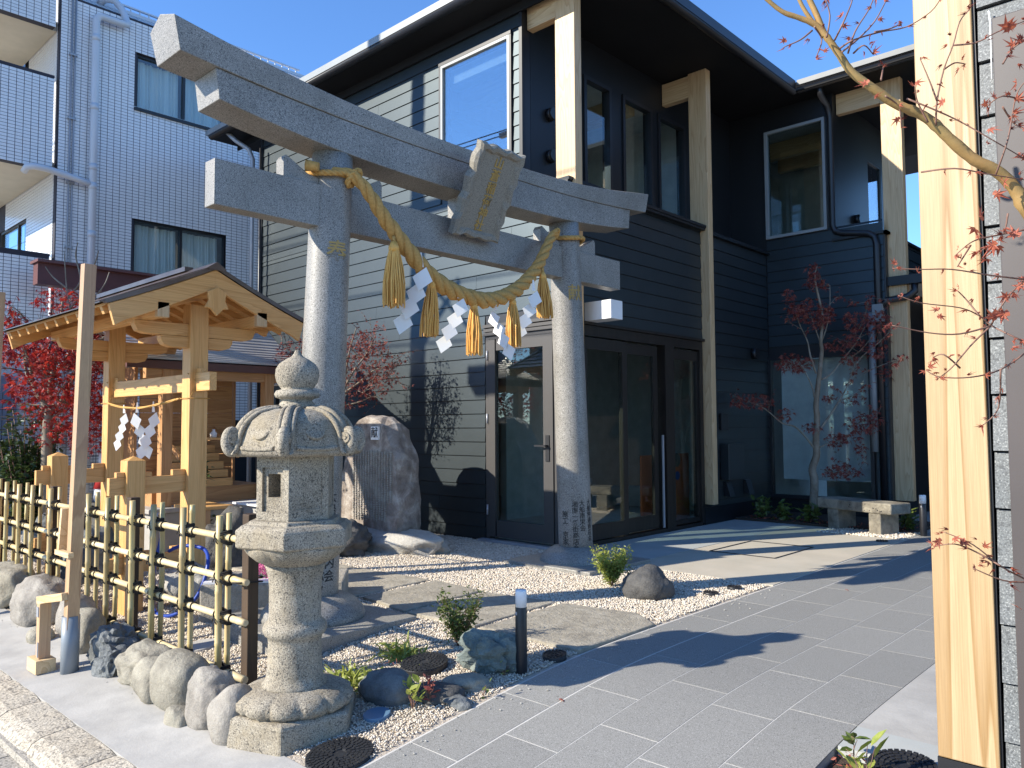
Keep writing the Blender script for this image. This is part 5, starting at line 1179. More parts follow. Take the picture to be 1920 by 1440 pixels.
# ================================================================== APARTMENT BLOCK
AP = thing('tiled_apartment_block', 'pale tiled apartment block with balconies and curtained windows at the left', 'apartment building', (-13.5, 4, 0))
XA = -13.0; YA = 3.86
AW = [(5.0, 6.62, 6.48, 7.40), (5.0, 6.60, 3.45, 4.66)]
obj('wall', wallbox('X', XA-.2, XA, YA, 8.6, -.4, 7.93, AW), MT['grout'], AP)
def tiles(name, axis, pos, a0, a1, z0_, z1_, opens, th=.006, pw=.1, ph=.05, objs=0, par=AP):
    big = MB(); cnt = 0
    nz_ = int((z1_-z0_)/ph); na = int((a1-a0)/pw); shared = None
    for j in range(nz_):
        zz = z0_+j*ph
        for i in range(na):
            aa = a0+i*pw
            if any(o[0]-.001 < aa+pw*.5 < o[1] and o[2] < zz+ph*.5 < o[3] for o in opens): continue
            x0, x1, y0, y1 = aa+.004, aa+pw-.004, zz+.0035, zz+ph-.0035
            if axis == 'X': vs = [(pos,x0,y0),(pos,x1,y0),(pos,x1,y1),(pos,x0,y1),(pos+th,x0,y0),(pos+th,x1,y0),(pos+th,x1,y1),(pos+th,x0,y1)]
            else: vs = [(x0,pos,y0),(x1,pos,y0),(x1,pos,y1),(x0,pos,y1),(x0,pos-th,y0),(x1,pos-th,y0),(x1,pos-th,y1),(x0,pos-th,y1)]
            fs = [(4,5,6,7),(0,1,5,4),(1,2,6,5),(2,3,7,6),(3,0,4,7)]
            if cnt < objs and zz > 3.9:
                if shared is None:
                    shared = MB().add([(a[0]-vs[0][0], a[1]-vs[0][1], a[2]-vs[0][2]) for a in vs], fs).mesh('wall_tile', MT['tile'])
                o = bpy.data.objects.new('wall_tile', shared); COL.objects.link(o); o.parent = par; o.location = Vector(vs[0]) - ORG[par.name]; cnt += 1
            else: big.add(vs, fs)
    stuff(obj('wall_tiling', big, MT['tile'], par))
tiles('t', 'X', XA, YA+.01, 8.55, -.3, 7.92, AW, objs=300)
tiles('t', 'Y', YA, -15.6, -13.02, 2.6, 9.2, [(-15.25,-14.45,6.55,7.55),(-15.95,-14.42,3.6,4.72)])
obj('wall', wallbox('Y', YA, YA+.15, -16.5, -13.2, 0, 9.3, [(-15.25,-14.45,6.55,7.55),(-15.95,-14.42,3.6,4.72)]), MT['grout'], AP)
window(AP, 'Y', YA+.05, -15.25, -14.45, 6.55, 7.55, fw=.04, fd=.06, mat=MT['frame'], mull=(-14.8,)); window(AP, 'Y', YA+.05, -15.95, -14.42, 3.6, 4.72, fw=.04, fd=.06, mat=MT['frame'], mull=(-14.95,))
obj('curtain', MB().box(-16, -14.4, YA+.4, YA+.42, 3.5, 7.6), MT['room'], AP)
# balconies
for (za, zb) in ((5.16, 6.58), (2.2, 3.85), (7.36, 9.2)):
    obj('balcony', MB().box(XA-.12, XA+.008, 2.6, 3.79, za, zb).box(XA-.14, XA+.012, 2.6, 3.80, zb, zb+.03), MT['grout'], AP)
    tiles('t', 'X', XA+.008, 2.6, 3.86, za, zb, [])
    obj('balcony_slab', MB().box(-16.5, XA-.121, 2.6, YA-.012, za, za+.16), MT['plaster'], AP)
# raked parapet above the wall
rk = MB().add([(XA,YA,7.93),(XA,8.6,7.93),(XA-.45,8.6,8.22),(XA-.45,YA,8.22)], [(0,1,2,3)]); obj('raked_parapet', rk, MT['grout'], AP)
mb = MB()
for j in range(10):
    for i in range(47):
        f0, f1 = j/10+.008, (j+1)/10-.012; y0 = YA+.01+i*.1; 
        vs = [(XA-.45*f+.006, yy, 7.93+.29*f+.004) for f, yy in ((f0,y0+.004),(f0,y0+.096),(f1,y0+.096),(f1,y0+.004))]; mb.add(vs, [(0,1,2,3)])
stuff(obj('parapet_tiling', mb, MT['tile'], AP))
obj('parapet_coping', MB().box(XA-.6, XA-.44, YA-.1, 8.62, 8.20, 8.27), MT['pvc'], AP)
mb = MB().box(XA-.5, XA-.46, YA, 8.3, 8.34, 8.365)
for k in range(30): mb.box(XA-.49, XA-.47, YA+.15*k, YA+.15*k+.015, 8.27, 8.34)
obj('roof_rail', mb, MT['pvc'], AP)
# windows with curtains
for (a, b, c, d) in AW:
    fr_ = window(AP, 'X', XA-.09, a, b, c, d, fw=.04, fd=.08, mat=MT['black'], mull=((a+b)/2,))
    obj('sill', MB().box(XA-.05, XA+.04, a-.03, b+.03, c-.05, c-.001), MT['black'], AP)
    mb = MB()
    for s0, s1 in ((a+.06, a+.78), (a+.84, b-.08)):
        n_ = 60; vs = []
        for k in range(n_+1):
            y = s0+(s1-s0)*k/n_; x = XA-.22+.028*math.sin(k*.9+math.sin(k*.37)*2)+.01*math.sin(k*2.3)
            for zz in (c+.02, (c+d)/2, d-.05): vs.append((x+.01*math.sin(zz*5), y, zz))
        mb.add(vs, [(3*k+j, 3*k+3+j, 3*k+4+j, 3*k+1+j) for k in range(n_) for j in range(2)], True)
    obj('curtain', mb, MT['curtain'], AP)
obj('room_back', MB().box(-14.6, -14.5, 4.2, 8, 2.8, 8), MT['roomfloor'], AP)
# pipes
yp = 4.33
obj('drain_pipe', MB().tube([(XA+.13,yp,-.2),(XA+.13,yp,7.62),(XA+.13,yp+.02,7.69),(XA+.13,yp+.08,7.72),(XA+.13,yp+.40,7.72),(XA+.12,yp+.46,7.75),(XA+.05,yp+.47,7.85),(XA-.08,yp+.44,8.08),(XA-.15,yp+.36,8.2),(XA-.25,yp+.25,8.22),(XA-.35,yp+.2,8.16)], .056, 16), MT['pvc'], AP)
for zz in (7.3, 6.2, 5.25, 4.95, 4.2): obj('pipe_collar', MB().tube([(XA+.13,yp,zz),(XA+.13,yp,zz+.10)], .061, 16), MT['pvc'], AP)
obj('drain_branch', MB().tube([(XA+.13,yp,5.02),(XA+.13,yp-.2,5.06),(XA+.14,3.70,5.12),(XA+.14,3.52,5.12),(XA+.10,3.44,5.10),(XA+.03,3.42,5.04)], .05, 12), MT['pvc'], AP)
for dy in (0, .05): obj('conduit', MB().tube([(XA+.03,4.02+dy,0),(XA+.03,4.02+dy,8.3)], .014, 6), MT['steel'], AP)
for zz in np.arange(1, 8, 1.0): obj('conduit_clip', MB().box(XA+.01, XA+.05, 3.99, 4.10, zz, zz+.03), MT['steel'], AP)
obj('ground_floor_wall', MB().box(XA+.01, XA+.06, 5.2, 11, -.2, 1.40), MT['black'], AP)
# red brown sign beam in front of the block
rs = thing('red_brown_canopy', 'dull red metal canopy edge above the red maple at left', 'canopy', (-12.3, 3.5, 3.4))
obj('fascia', MB().box(-12.5, -12.3, 3.45, 5.6, 3.30, 3.60), simple('oxide_red', (.11,.035,.035), .5), rs); obj('top', MB().box(-12.55, -12.2, 3.42, 5.65, 3.601, 3.64), simple('oxide_red_top', (.13,.05,.05), .5), rs)
# wire mesh fence behind the maple
wf = thing('wire_mesh_fence', 'dark wire mesh fence panel behind the red maple', 'fence', (-12, 4.5, 0)); mb = MB()
for k in range(22): mb.box(-12.0, -11.993, 2.6+k*.13, 2.606+k*.13, .3, 1.75)
for k in range(11): mb.box(-12.0, -11.993, 2.6, 5.4, .35+k*.13, .357+k*.13)
obj('mesh_panel', mb, MT['black'], wf); 
for y in (2.6, 4.0, 5.4): obj('post', MB().box(-12.02, -11.97, y-.02, y+.02, 0, 1.8), MT['black'], wf)
# ivory structure at left behind shrubs
sh_ = thing('grey_shed', 'pale grey shed wall behind the shrubs at far left', 'shed', (-12.6, 2.6, 0))
obj('wall', MB().box(-12.7, -12.55, .5, 3.6, 0, 2.3), simple('shed_grey', (.45,.50,.55), .6), sh_); obj('door', MB().box(-12.549, -12.53, 3.0, 3.3, .1, 2.0), simple('shed_blue', (.14,.19,.28), .5), sh_)
fx_ = thing('white_fox_statue', 'small white statue with red bib behind the gate at left', 'statue', (-9.3, 3.2, .3))
obj('statue', MB().lathe([(.10,.45),(.12,.5),(.11,.65),(.07,.78),(.055,.84),(.075,.90),(.07,.97),(.03,1.03),(0,1.04)], 18, (-9.35,3.35)), MT['white'], fx_); obj('bib', MB().lathe([(.125,.60),(.085,.79),(.07,.80)], 18, (-9.35,3.35)), simple('red_bib', (.45,.02,.02), .7), fx_); obj('pedestal', MB().box(-9.5, -9.2, 3.2, 3.5, -.02, .45), MT['rock_dark'], fx_)
# ---- street things outside the frame that throw their shadows in
UPO = thing('utility_pole', 'concrete utility pole with a crossarm on the street side, outside the picture at left', 'utility pole', (-10.25, .75, -.3))
obj('pole', MB().tube([(-10.25,.75,-.4),(-10.25,.75,9.5)], [.16,.11], 20), MT['concrete'], UPO)
obj('crossarm', MB().box(-11.2, -9.3, .70, .80, 7.3, 7.4).box(-10.9, -9.8, .70, .80, 6.3, 6.38).bar((-10.25,.75,5.6),(-9.5,.75,6.4),.05,.05).bar((-10.25,.75,6.6),(-9.2,.75,5.7),.05,.05), MT['steel'], UPO)
obj('street_lamp', MB().box(-9.3, -8.75, .62, .88, 5.1, 5.3), MT['steel'], UPO)
for k, (z_, y_) in enumerate(((7.4,.6),(7.35,.9),(6.4,.75),(5.7,.75))): tag(obj('overhead_wire', MB().tube(smooth_path([(-60,y_,z_+1.5),(-10.25,y_,z_),(15,y_,z_-.35),(60,y_,z_+1)], 8), .012, 6), MT['black']), ['topmost overhead wire along the street, nearer the road','upper overhead wire along the street, nearer the gate','middle overhead wire carried by the lower crossarm','lowest overhead wire along the street'][k], 'wire')

# ================================================================== PLANTS
def leafpts(kind, curl=0.0):
    """unit leaf (length 1, stem at origin, along +x): verts, faces"""
    if kind == 'maple':
        ang = [-140,-112,-90,-64,-44,-18,0,18,44,64,90,112,140]; rad = [.30,.16,.46,.24,.72,.30,1.0,.30,.72,.24,.46,.16,.30]
        vs = [(0,0,0)]; cx = .22
        for a, r in zip(ang, rad): x, y = cx+r*.78*math.cos(R(a)), r*.78*math.sin(R(a)); vs.append((x, y, -curl*((x-cx)**2+y*y) + (.04 if r < .35 else 0)))
        vs.append((cx, 0, .03)); n = len(ang); fs = [(n+1, i, i+1) for i in range(1, n)] + [(n+1, n, 0), (n+1, 0, 1)]
        return np.array(vs, float), fs
    if kind == 'oval':
        return np.array([(0,0,0),(.3,.22,.05),(.65,.20,.02),(1,0,-curl*.3),(.65,-.20,.02),(.3,-.22,.05),(.5,0,-.03-curl*.05)], float), [(6,0,1),(6,1,2),(6,2,3),(6,3,4),(6,4,5),(6,5,0)]
    if kind == 'small':
        return np.array([(0,0,0),(.5,.2,.04),(1,0,-.05),(.5,-.2,.04)], float), [(0,1,2),(0,2,3)]
    if kind == 'blade':
        return np.array([(0,.05,0),(0,-.05,0),(.35,.06,.22),(.35,-.06,.22),(.7,.045,.25),(.7,-.045,.25),(1,0,.08)], float), [(0,1,3,2),(2,3,5,4),(4,5,6)]
def scatter(name, pts, size, kind, mat, parent=None, droop=.3, curl=.25, seed=1, jit=.35, up=0.0):
    g = np.random.default_rng(seed); base, fs = leafpts(kind, curl); pts = np.array([tuple(p) for p in pts], float); n = len(pts); k = len(base)
    s = size*g.uniform(1-jit, 1+jit, n); yaw = g.uniform(0, 2*math.pi, n); pit = g.normal(-droop+up, .45, n); rol = g.normal(0, .7, n)
    V = np.repeat(base[None], n, 0)*s[:, None, None]
    def rot(V, a, i, j):
        c, s_ = np.cos(a)[:, None], np.sin(a)[:, None]; x, y = V[:, :, i]*c - V[:, :, j]*s_, V[:, :, i]*s_ + V[:, :, j]*c; V[:, :, i], V[:, :, j] = x, y
    rot(V, rol, 1, 2); rot(V, pit, 0, 2); rot(V, yaw, 0, 1); V += pts[:, None, :]
    F = [tuple(i+q*k for i in f) for q in range(n) for f in fs]
    me = bpy.data.meshes.new(name); me.from_pydata(V.reshape(-1, 3).tolist(), [], F); me.materials.append(mat if not isinstance(mat, str) else MT[mat]); me.update()
    return link(name, me, parent)
def grow(mb, start, dirn, length, r, depth, tips, g, spread=.6, seg=5, up=.12, wob=.22):
    p = Vector(start); d = Vector(dirn).normalized(); pth = [p.copy()]; rr = [r]
    for i in range(seg):
        d = (d + Vector((g.uniform(-wob,wob), g.uniform(-wob,wob), g.uniform(-wob,wob)+up*.3))).normalized(); p = p + d*length/seg; pth.append(p.copy()); rr.append(r*(1-.55*(i+1)/seg))
        tips.append(p.copy())
    mb.tube(pth, rr, 6 if r > .006 else 4, cap=False)
    if depth > 0:
        for k in range(3 if depth > 1 else 3):
            i = g.randint(1, seg); q = pth[i]; nd = (d + Vector((g.uniform(-1,1), g.uniform(-1,1), g.uniform(-.6,.9)))*spread*1.3).normalized(); grow(mb, q, nd, length*g.uniform(.5,.75), rr[i]*.7, depth-1, tips, g, spread, seg, up, wob)
def pxpath(pts, d, dj=0, g=random): return [P(x, y, d + g.uniform(-dj, dj)) for x, y in pts]
def limb(mb, pts, d, r0, r1, n=10, dj=.0, g=random):
    pp = smooth_path(pxpath(pts, d, dj, g), 4); mb.tube(pp, [r0+(r1-r0)*i/(len(pp)-1) for i in range(len(pp))], n); return pp
def blobs(bl, d, dspread, n, g, power=1.0):
    tot = sum(b[2]*b[3] for b in bl); out = []
    for (x, y, rx, ry) in bl:
        for _ in range(max(1, int(n*rx*ry/tot))):
            a = g.uniform(0, 6.283); r = math.sqrt(g.random()); out.append(P(x+rx*r*math.cos(a), y+ry*r*math.sin(a), d+g.uniform(-dspread, dspread)*(.4+rx/60)))
    return out
g = random.Random(5)
# -- dense red maple at the left
m1 = thing('japanese_maple', 'dense bright red maple at left between the tiled block and the timber gate', 'maple tree', tuple(onX(88, 905, -9.6).xy)+(0,))
mb = MB(); D1_ = 8.6
limb(mb, [(86,960),(87,880),(89,800),(93,770)], D1_, .065, .045)
for pts, r in (([(93,770),(75,745),(62,720),(55,680),(40,640)], .03), ([(93,772),(95,720),(105,670),(112,620),(118,560)], .032), ([(93,775),(120,745),(140,700),(150,650)], .026), ([(95,790),(125,760),(150,735)], .02), ([(62,720),(50,700),(45,660)], .02)): limb(mb, pts, D1_, r, .012)
for pts in ([(112,620),(130,580),(125,540),(120,470)], [(118,560),(150,530),(142,480),(146,455)], [(118,560),(170,560),(195,535),(205,510)], [(125,540),(100,520),(85,500)], [(150,530),(175,500),(185,470)], [(130,580),(155,545),(160,500)]): limb(mb, pts, D1_-.2, .012, .004, 6)
tips = []
for k in range(26): grow(mb, P(g.uniform(40,150), g.uniform(620,780), D1_+g.uniform(-.3,.3)), (g.uniform(-1,1), g.uniform(-1,1), g.uniform(-.2,.9)), .45, .009, 1, tips, g)
obj('trunk', mb, MT['bark'], m1)
bl = [(60,690,55,60),(120,700,60,70),(110,640,70,45),(60,740,55,40),(140,760,50,55),(175,720,30,80),(95,800,45,35),(155,820,30,40),(40,640,40,40),(10,620,25,60),(110,560,55,22),(160,650,40,50),(190,800,15,50),(130,590,40,20)]
scatter('crown', blobs(bl, D1_-.1, .45, 3600, g) + tips[::3], .068, 'maple', 'leafred', m1, seed=2, curl=.35)
# -- maple behind the torii pillar
m2 = thing('japanese_maple', 'thin maple with fine faded red leaves behind the left torii pillar', 'maple tree', (-7.55, 5.5, 0))
mb = MB(); D2_ = dep_ = FW.dot(Vector((-7.4,5.55,0))-Vector((0,0,0)))
limb(mb, [(632,930),(630,830),(633,770),(640,740)], D2_, .05, .035)
for pts, r in (([(640,740),(670,720),(700,695),(730,690)], .016), ([(640,742),(660,700),(690,660),(705,625)], .016), ([(638,745),(620,710),(590,680),(560,660),(530,665)], .018), ([(640,740),(655,660),(668,615)], .014), ([(640,760),(670,755),(705,740)], .012), ([(638,770),(600,745),(575,730)], .012)): limb(mb, pts, D2_, r, .005, 8)
tips = []
for k in range(34): grow(mb, P(g.choice([g.uniform(640,725), g.uniform(530,600)]), g.uniform(640,740), D2_+g.uniform(-.2,.2)), (g.uniform(-1,1), g.uniform(-.5,.5), g.uniform(-.3,.8)), .32, .005, 1, tips, g)
obj('trunk', mb, MT['bark'], m2)
bl = [(672,690,42,55),(700,690,42,45),(690,640,35,22),(715,715,28,25),(662,745,32,22),(735,700,14,20),(560,655,42,18),(585,640,22,20),(530,672,18,12),(565,735,20,14),(665,640,20,16),(712,610,12,10)]
scatter('crown', blobs(bl, D2_, .28, 1500, g) + tips, .042, 'maple', 'leafdark', m2, seed=3, curl=.5)
# -- small maple in the courtyard
m3 = thing('japanese_maple', 'small sparse maple with dark red leaves behind the stone bench', 'maple tree', (-4.17, 10.2, 0))
D3_ = FW.dot(Vector((-4.15,10.2,0))); mb = MB()
limb(mb, [(1525,975),(1525,955),(1527,902),(1523,880),(1531,854),(1530,826),(1532,782),(1530,758),(1536,706),(1538,684),(1541,657),(1539,638),(1542,592),(1533,550),(1528,520),(1532,498)], D3_, .058, .008, 10)
br3 = [([(1533,811),(1558,776),(1573,752),(1587,727),(1602,684)], .018), ([(1573,752),(1600,741)], .008), ([(1527,841),(1510,819),(1490,800),(1466,793),(1440,771),(1418,758),(1372,741)], .015), ([(1527,745),(1522,723),(1506,692),(1490,672)], .012), ([(1530,700),(1519,666),(1514,640),(1500,610),(1492,585)], .014),
       ([(1540,712),(1558,701),(1576,679),(1604,644),(1622,612)], .013), ([(1536,839),(1562,828),(1590,826)], .01), ([(1541,640),(1552,605),(1556,570),(1556,535)], .008), ([(1604,684),(1620,665),(1650,640),(1680,610)], .009), ([(1538,880),(1570,886),(1605,890)], .005), ([(1576,679),(1610,660),(1640,625)], .008), ([(1620,700),(1640,690),(1665,680)], .006), ([(1541,650),(1530,620),(1520,590)], .008), ([(1610,620),(1622,590),(1630,560)], .006), ([(1590,800),(1620,790),(1645,785)],.005)]
tips = []
for pts, r in br3:
    pp = limb(mb, pts, D3_+g.uniform(-.25,.25)*0, r, .004, 7)
    for k in range(4): grow(mb, pp[g.randrange(len(pp)//2, len(pp))], (g.uniform(-1,1), g.uniform(-1,1), g.uniform(-.3,.6)), .22, .0035, 1, tips, g)
obj('trunk', mb, MT['bark'], m3)
bl = [(1525,505,13,14),(1528,530,17,12),(1523,585,38,24),(1550,592,18,16),(1490,580,15,14),(1608,602,28,20),(1486,680,34,18),(1566,648,18,10),(1641,656,26,14),(1593,672,18,12),(1410,752,42,14),(1472,776,17,12),(1521,802,18,9),(1580,821,36,9),(1622,795,36,20),(1613,838,12,10),(1577,885,38,14),(1556,745,18,8),(1650,600,16,20),(1628,557,8,6),(1660,700,14,12),(1600,640,20,10),(1480,560,10,20)]
scatter('crown', blobs(bl, D3_, .3, 1700, g) + tips[::2], .062, 'maple', 'leafdark', m3, seed=4, curl=.7)
# -- foreground maple branch at the right
m4 = thing('foreground_maple', 'ochre barked maple branch with dry red leaves crossing the wide timber post at right', 'maple tree', (0.35, 1.6, -.1))
mb = MB(); DF = 1.88
main = [(1432,-14),(1467,20),(1493,33),(1527,47),(1547,67),(1567,93),(1593,130),(1627,157),(1680,190),(1720,213),(1753,237),(1787,267),(1827,300),(1867,323),(1900,353),(1925,390),(1985,470),(2050,620),(2085,900),(2100,1300),(2105,1500)]
pp = smooth_path(pxpath(main, DF), 4); NN = len(pp)
rad = [(.0045 + .0060*min(1, i/32) + .0040*min(1, max(0, (i-32)/24)) + .014*max(0, (i-56)/(NN-56))) * (1 + .13*(math.sin(i*1.3) > .9) + .04*math.sin(i*2.9)) for i in range(NN)]
pp = [p_ + Vector((noise.noise(p_*9), noise.noise(p_*9+Vector((5,0,0))), noise.noise(p_*9+Vector((0,5,0)))))*.009 for p_ in pp]
mb.tube(pp, rad, 14)
limb(mb, [(1547,69),(1532,30),(1518,0),(1508,-25)], DF, .0075, .006); limb(mb, [(1530,50),(1508,18),(1494,-10)], DF, .0055, .004)
obj('branch', mb, MT['barkY'], m4)
tw = [[(1565,75),(1580,45),(1595,10),(1600,-10)], [(1573,92),(1600,75),(1650,60),(1700,50),(1745,22),(1765,-5)], [(1578,98),(1610,72),(1640,40),(1662,0)], [(1550,70),(1556,30),(1548,0)], [(1590,100),(1603,60),(1628,20),(1640,-8)], [(1523,57),(1500,75),(1470,88)], [(1527,50),(1541,75),(1530,108)], [(1640,60),(1665,55),(1690,45)], [(1600,100),(1620,85),(1637,102)],
      [(1755,235),(1757,190),(1770,130),(1787,85),(1800,40),(1818,18)], [(1787,85),(1830,80),(1870,60),(1925,38)], [(1757,190),(1742,150),(1725,110)], [(1770,130),(1790,118),(1810,120)], [(1700,185),(1750,205),(1800,228),(1860,262),(1925,300)], [(1727,323),(1790,316),(1850,326),(1925,338)], [(1660,180),(1685,200),(1690,240)], [(1652,150),(1657,120)], [(1740,230),(1720,190),(1715,160)],
      [(1673,503),(1728,505),(1785,505),(1857,516),(1925,524)], [(1684,554),(1728,568),(1800,577),(1836,592),(1858,610),(1908,635),(1930,645)], [(1673,610),(1742,624),(1800,626),(1858,611)], [(1858,611),(1822,646),(1785,689),(1757,711)], [(1737,695),(1764,707),(1822,707),(1876,693),(1925,660)], [(1876,693),(1872,765),(1843,797)], [(1836,592),(1810,560),(1795,545)], [(1858,610),(1880,570),(1905,540),(1925,525)], [(1800,690),(1770,665),(1750,670)],
      [(1769,997),(1824,1021),(1876,1061),(1925,1087)], [(1751,1025),(1790,1020),(1830,1035),(1876,1061)], [(1824,1065),(1880,1088),(1925,1092)], [(1890,400),(1880,440),(1840,470)], [(1790,480),(1820,455),(1850,445),(1925,430)], [(1880,120),(1900,90),(1925,75)], [(1880,200),(1900,230),(1925,245)], [(1866,330),(1890,260),(1905,180),(1925,150)], [(1820,460),(1795,500)], [(1925,190),(1880,180),(1850,200)]]
lp_ = []; TP_ = []
REV = {(1673,503),(1684,554),(1673,610),(1737,695),(1769,997),(1751,1025),(1824,1065),(1790,480)}
for t_ in tw:
    if t_[0] in REV: t_ = t_[::-1]
    pp = smooth_path(pxpath(t_, DF-.03, .03, g), 4); obj('twig', MB().tube(pp, [.0020*(1-.7*i/len(pp)) + .0004 for i in range(len(pp))], 5), MT['twig'], m4)
    TP_ += pp[2:]
    for i in range(3, len(pp), 3):
        if g.random() < .85: lp_.append(pp[i] + Vector((g.gauss(0,.006), g.gauss(0,.006), g.gauss(0,.006))))
    lp_.append(pp[-1] if t_[-1][0] < 1900 else pp[len(pp)//2]); lp_.append(pp[-2] + Vector((0,0,.01)))
def leafobj(curl, sc_=1, crump=0):
    b, f = leafpts('maple', curl); b = b.copy()
    if crump:
        for i in range(1, len(b)): b[i][2] += math.sin(i*2.1)*.12*crump; b[i][:2] *= (1-.35*crump)
    return MB().add([tuple(v*sc_) for v in b], f)
LM = [leafobj(.5).mesh('leaf', MT['leafdry']), leafobj(1.6, .8, .8).mesh('leaf', MT['leafdry']), leafobj(2.4, .75, 1).mesh('leaf', MT['leafdark']), leafobj(.2).mesh('leaf', MT['leafdry'])]
bigl = [(1820,425,.055,3),(1845,412,.05,3),(1867,452,.05,0),(1880,462,.05,0),(1772,187,.036,3),(1868,600,.05,3),(1893,585,.055,0),(1905,50,.05,3),(1890,60,.05,0),(1912,70,.05,1),(1915,1143,.03,3),(1862,360,.04,0),(1850,245,.035,0),(1630,150,.035,0),(1640,185,.03,1),(1765,1010,.035,0),(1800,1020,.04,0),(1750,1022,.03,3),(1785,1012,.03,0),(1832,1012,.02,2),(1858,487,.045,0),(1900,210,.04,1),(1905,150,.04,0),(1898,655,.04,1),(1757,595,.03,0),(1915,440,.05,3),(1908,120,.03,1)]
TPR = [p_ for p_ in TP_ if p_.dot(RT)/max(.1, FW.dot(p_ - Vector((0,0,EYE)))) > (1830-960)/1473.69]
pl = [(P(x, y, DF-.05), s_, k) for x, y, s_, k in bigl] + [(g.choice(TPR) + Vector((g.gauss(0,.004),)*3), g.uniform(.02,.042), g.choice((0,1,1,2,3))) for _ in range(50)] + [(p, g.uniform(.018,.030), g.choice((1,1,2,0))) for p in lp_]
for p, s_, k in pl:
    o = bpy.data.objects.new('leaf', LM[k]); COL.objects.link(o); o.parent = m4; o.location = p - ORG[m4.name]; o.scale = (s_,)*3
    o.rotation_euler = (g.uniform(-1,1)+1.2, g.uniform(-.8,.8), g.uniform(0,6.28))
# -- shrubs
def bush(name, lab, c, rx, rz_, n, size, mat, seed, stems=14, kind='small', cat='shrub', lean=.75, twr=.0022, sd=.55):
    gg = random.Random(seed); t_ = thing(name, lab, cat, c); mb = MB(); pts = []; c = Vector(c)
    for k in range(stems):
        a = gg.uniform(0, 6.283); e = gg.uniform(.25, 1)*lean; d = Vector((math.cos(a)*e, math.sin(a)*e, 1)).normalized(); L = rz_*gg.uniform(.6, 1.05); r_ = rx/rz_
        pth = [c + Vector((d.x*L*f*r_*1.1, d.y*L*f*r_*1.1, d.z*L*f + .0*f)) + Vector((gg.uniform(-1,1), gg.uniform(-1,1), 0))*.012*f for f in np.linspace(0, 1, 7)]
        mb.tube(pth, [twr*(1-.6*i/6) for i in range(7)], 4)
        for q in range(max(1, n//stems)):
            f = gg.uniform(.15, 1)**.8*6; i = int(min(5, f)); p = pth[i].lerp(pth[i+1], f-i); pts.append(p + Vector((gg.gauss(0,1), gg.gauss(0,1), gg.gauss(0,1)))*size*sd)
    obj('stems', mb, MT['twig'], t_); scatter('foliage', pts, size, kind, mat, t_, droop=-.3, curl=.2, seed=seed); return t_
bush('garden_shrub', 'spiky green shrub with upright shoots beside the flagstones, left of the bollard light', (-3.45, 3.22, -.03), .25, .35, 1900, .027, 'leafgreen', 61, 34)
bush('garden_shrub', 'bright yellow green low bush at the foot of the right torii pillar', (-3.70, 5.10, 0), .27, .33, 2600, .030, 'leafyg', 62, 40, lean=.75)
bush('garden_shrub', 'small dark evergreen sprig by the dark rock near the bright bush', (-3.46, 5.02, 0), .06, .20, 120, .03, 'leafgreen', 63, 6)
bush('leafy_sprig', 'small plant with broad pale green leaves near the blue cover', (-3.00, 2.50, -.10), .12, .16, 30, .055, 'leafyg', 64, 8, 'oval', 'plant', sd=.25)
bush('leafy_sprig', 'little dark red leaved sprig behind the broad pale green plant', (-2.97, 2.58, -.09), .07, .15, 22, .035, 'leafdark', 65, 5, 'oval', 'plant', sd=.25)
bush('leafy_sprig', 'tiny plant at the foot of the black bollard light in the gravel', (-2.90, 3.03, -.05), .05, .07, 22, .022, 'leafyg', 66, 6, 'oval', 'plant')
bush('leafy_sprig', 'tiny sprig with one upright dry leaf at the paving edge', (-2.80, 2.78, -.06), .04, .06, 8, .03, 'leafgreen', 67, 4, 'oval', 'plant')
bush('leafy_sprig', 'plant with large glossy green leaves in the planting pocket at bottom right', (-1.05, 2.98, -.05), .13, .16, 16, .085, 'leafyg', 68, 7, 'oval', 'plant', sd=.15)
bush('leafy_sprig', 'thin sprout with three leaves at the corner of the planting pocket', (-1.17, 3.19, -.03), .04, .13, 6, .055, 'leafgreen', 69, 2, 'oval', 'plant', sd=.1)
bush('leafy_sprig', 'green leaf plant beside the foot of the wide timber post', (-.80, 2.95, -.05), .08, .10, 10, .06, 'leafgreen', 70, 4, 'oval', 'plant', sd=.15)
bush('evergreen_shrub', 'glossy dark camellia at the left edge behind the bamboo fence', (-9.9, 2.75, 0), .75, 1.55, 2600, .075, 'leafdg', 71, 40, 'oval', twr=.008, lean=.55)
bush('evergreen_shrub', 'dark evergreen shrub in shade between the small shrine and the house', (-9.6, 5.9, 0), .45, 1.35, 1900, .05, 'leafdg', 72, 30, 'oval', twr=.006, lean=.5)
bush('evergreen_shrub', 'low dark shrub behind the gate support posts', (-8.2, 3.9, 0), .3, .5, 600, .05, 'leafdg', 73, 16, 'oval', twr=.005)
def tuft(lab, c, r_, n, size, mat, seed):
    gg = random.Random(seed); pts = [Vector(c)+Vector((gg.gauss(0,r_), gg.gauss(0,r_*.7), gg.uniform(0,.012))) for _ in range(n)]
    o = scatter('ground_plant', pts, size, 'blade', mat, None, droop=-.15, seed=seed, jit=.5); tag(o, lab, 'ground plant'); return o
tuft('yellow green sprawling tuft with reddish tips behind the ribbed round cover', (-3.60, 2.93, -.05), .07, 130, .10, 'leafyg', 81)
tuft('straggly yellowing ground plant right behind the lantern base', (-3.50, 2.52, -.09), .075, 120, .10, 'leafyg', 82)
tuft('scatter of red brown bits among the yellow green tuft', (-3.52, 2.88, -.055), .10, 50, .03, 'leafdry', 83)
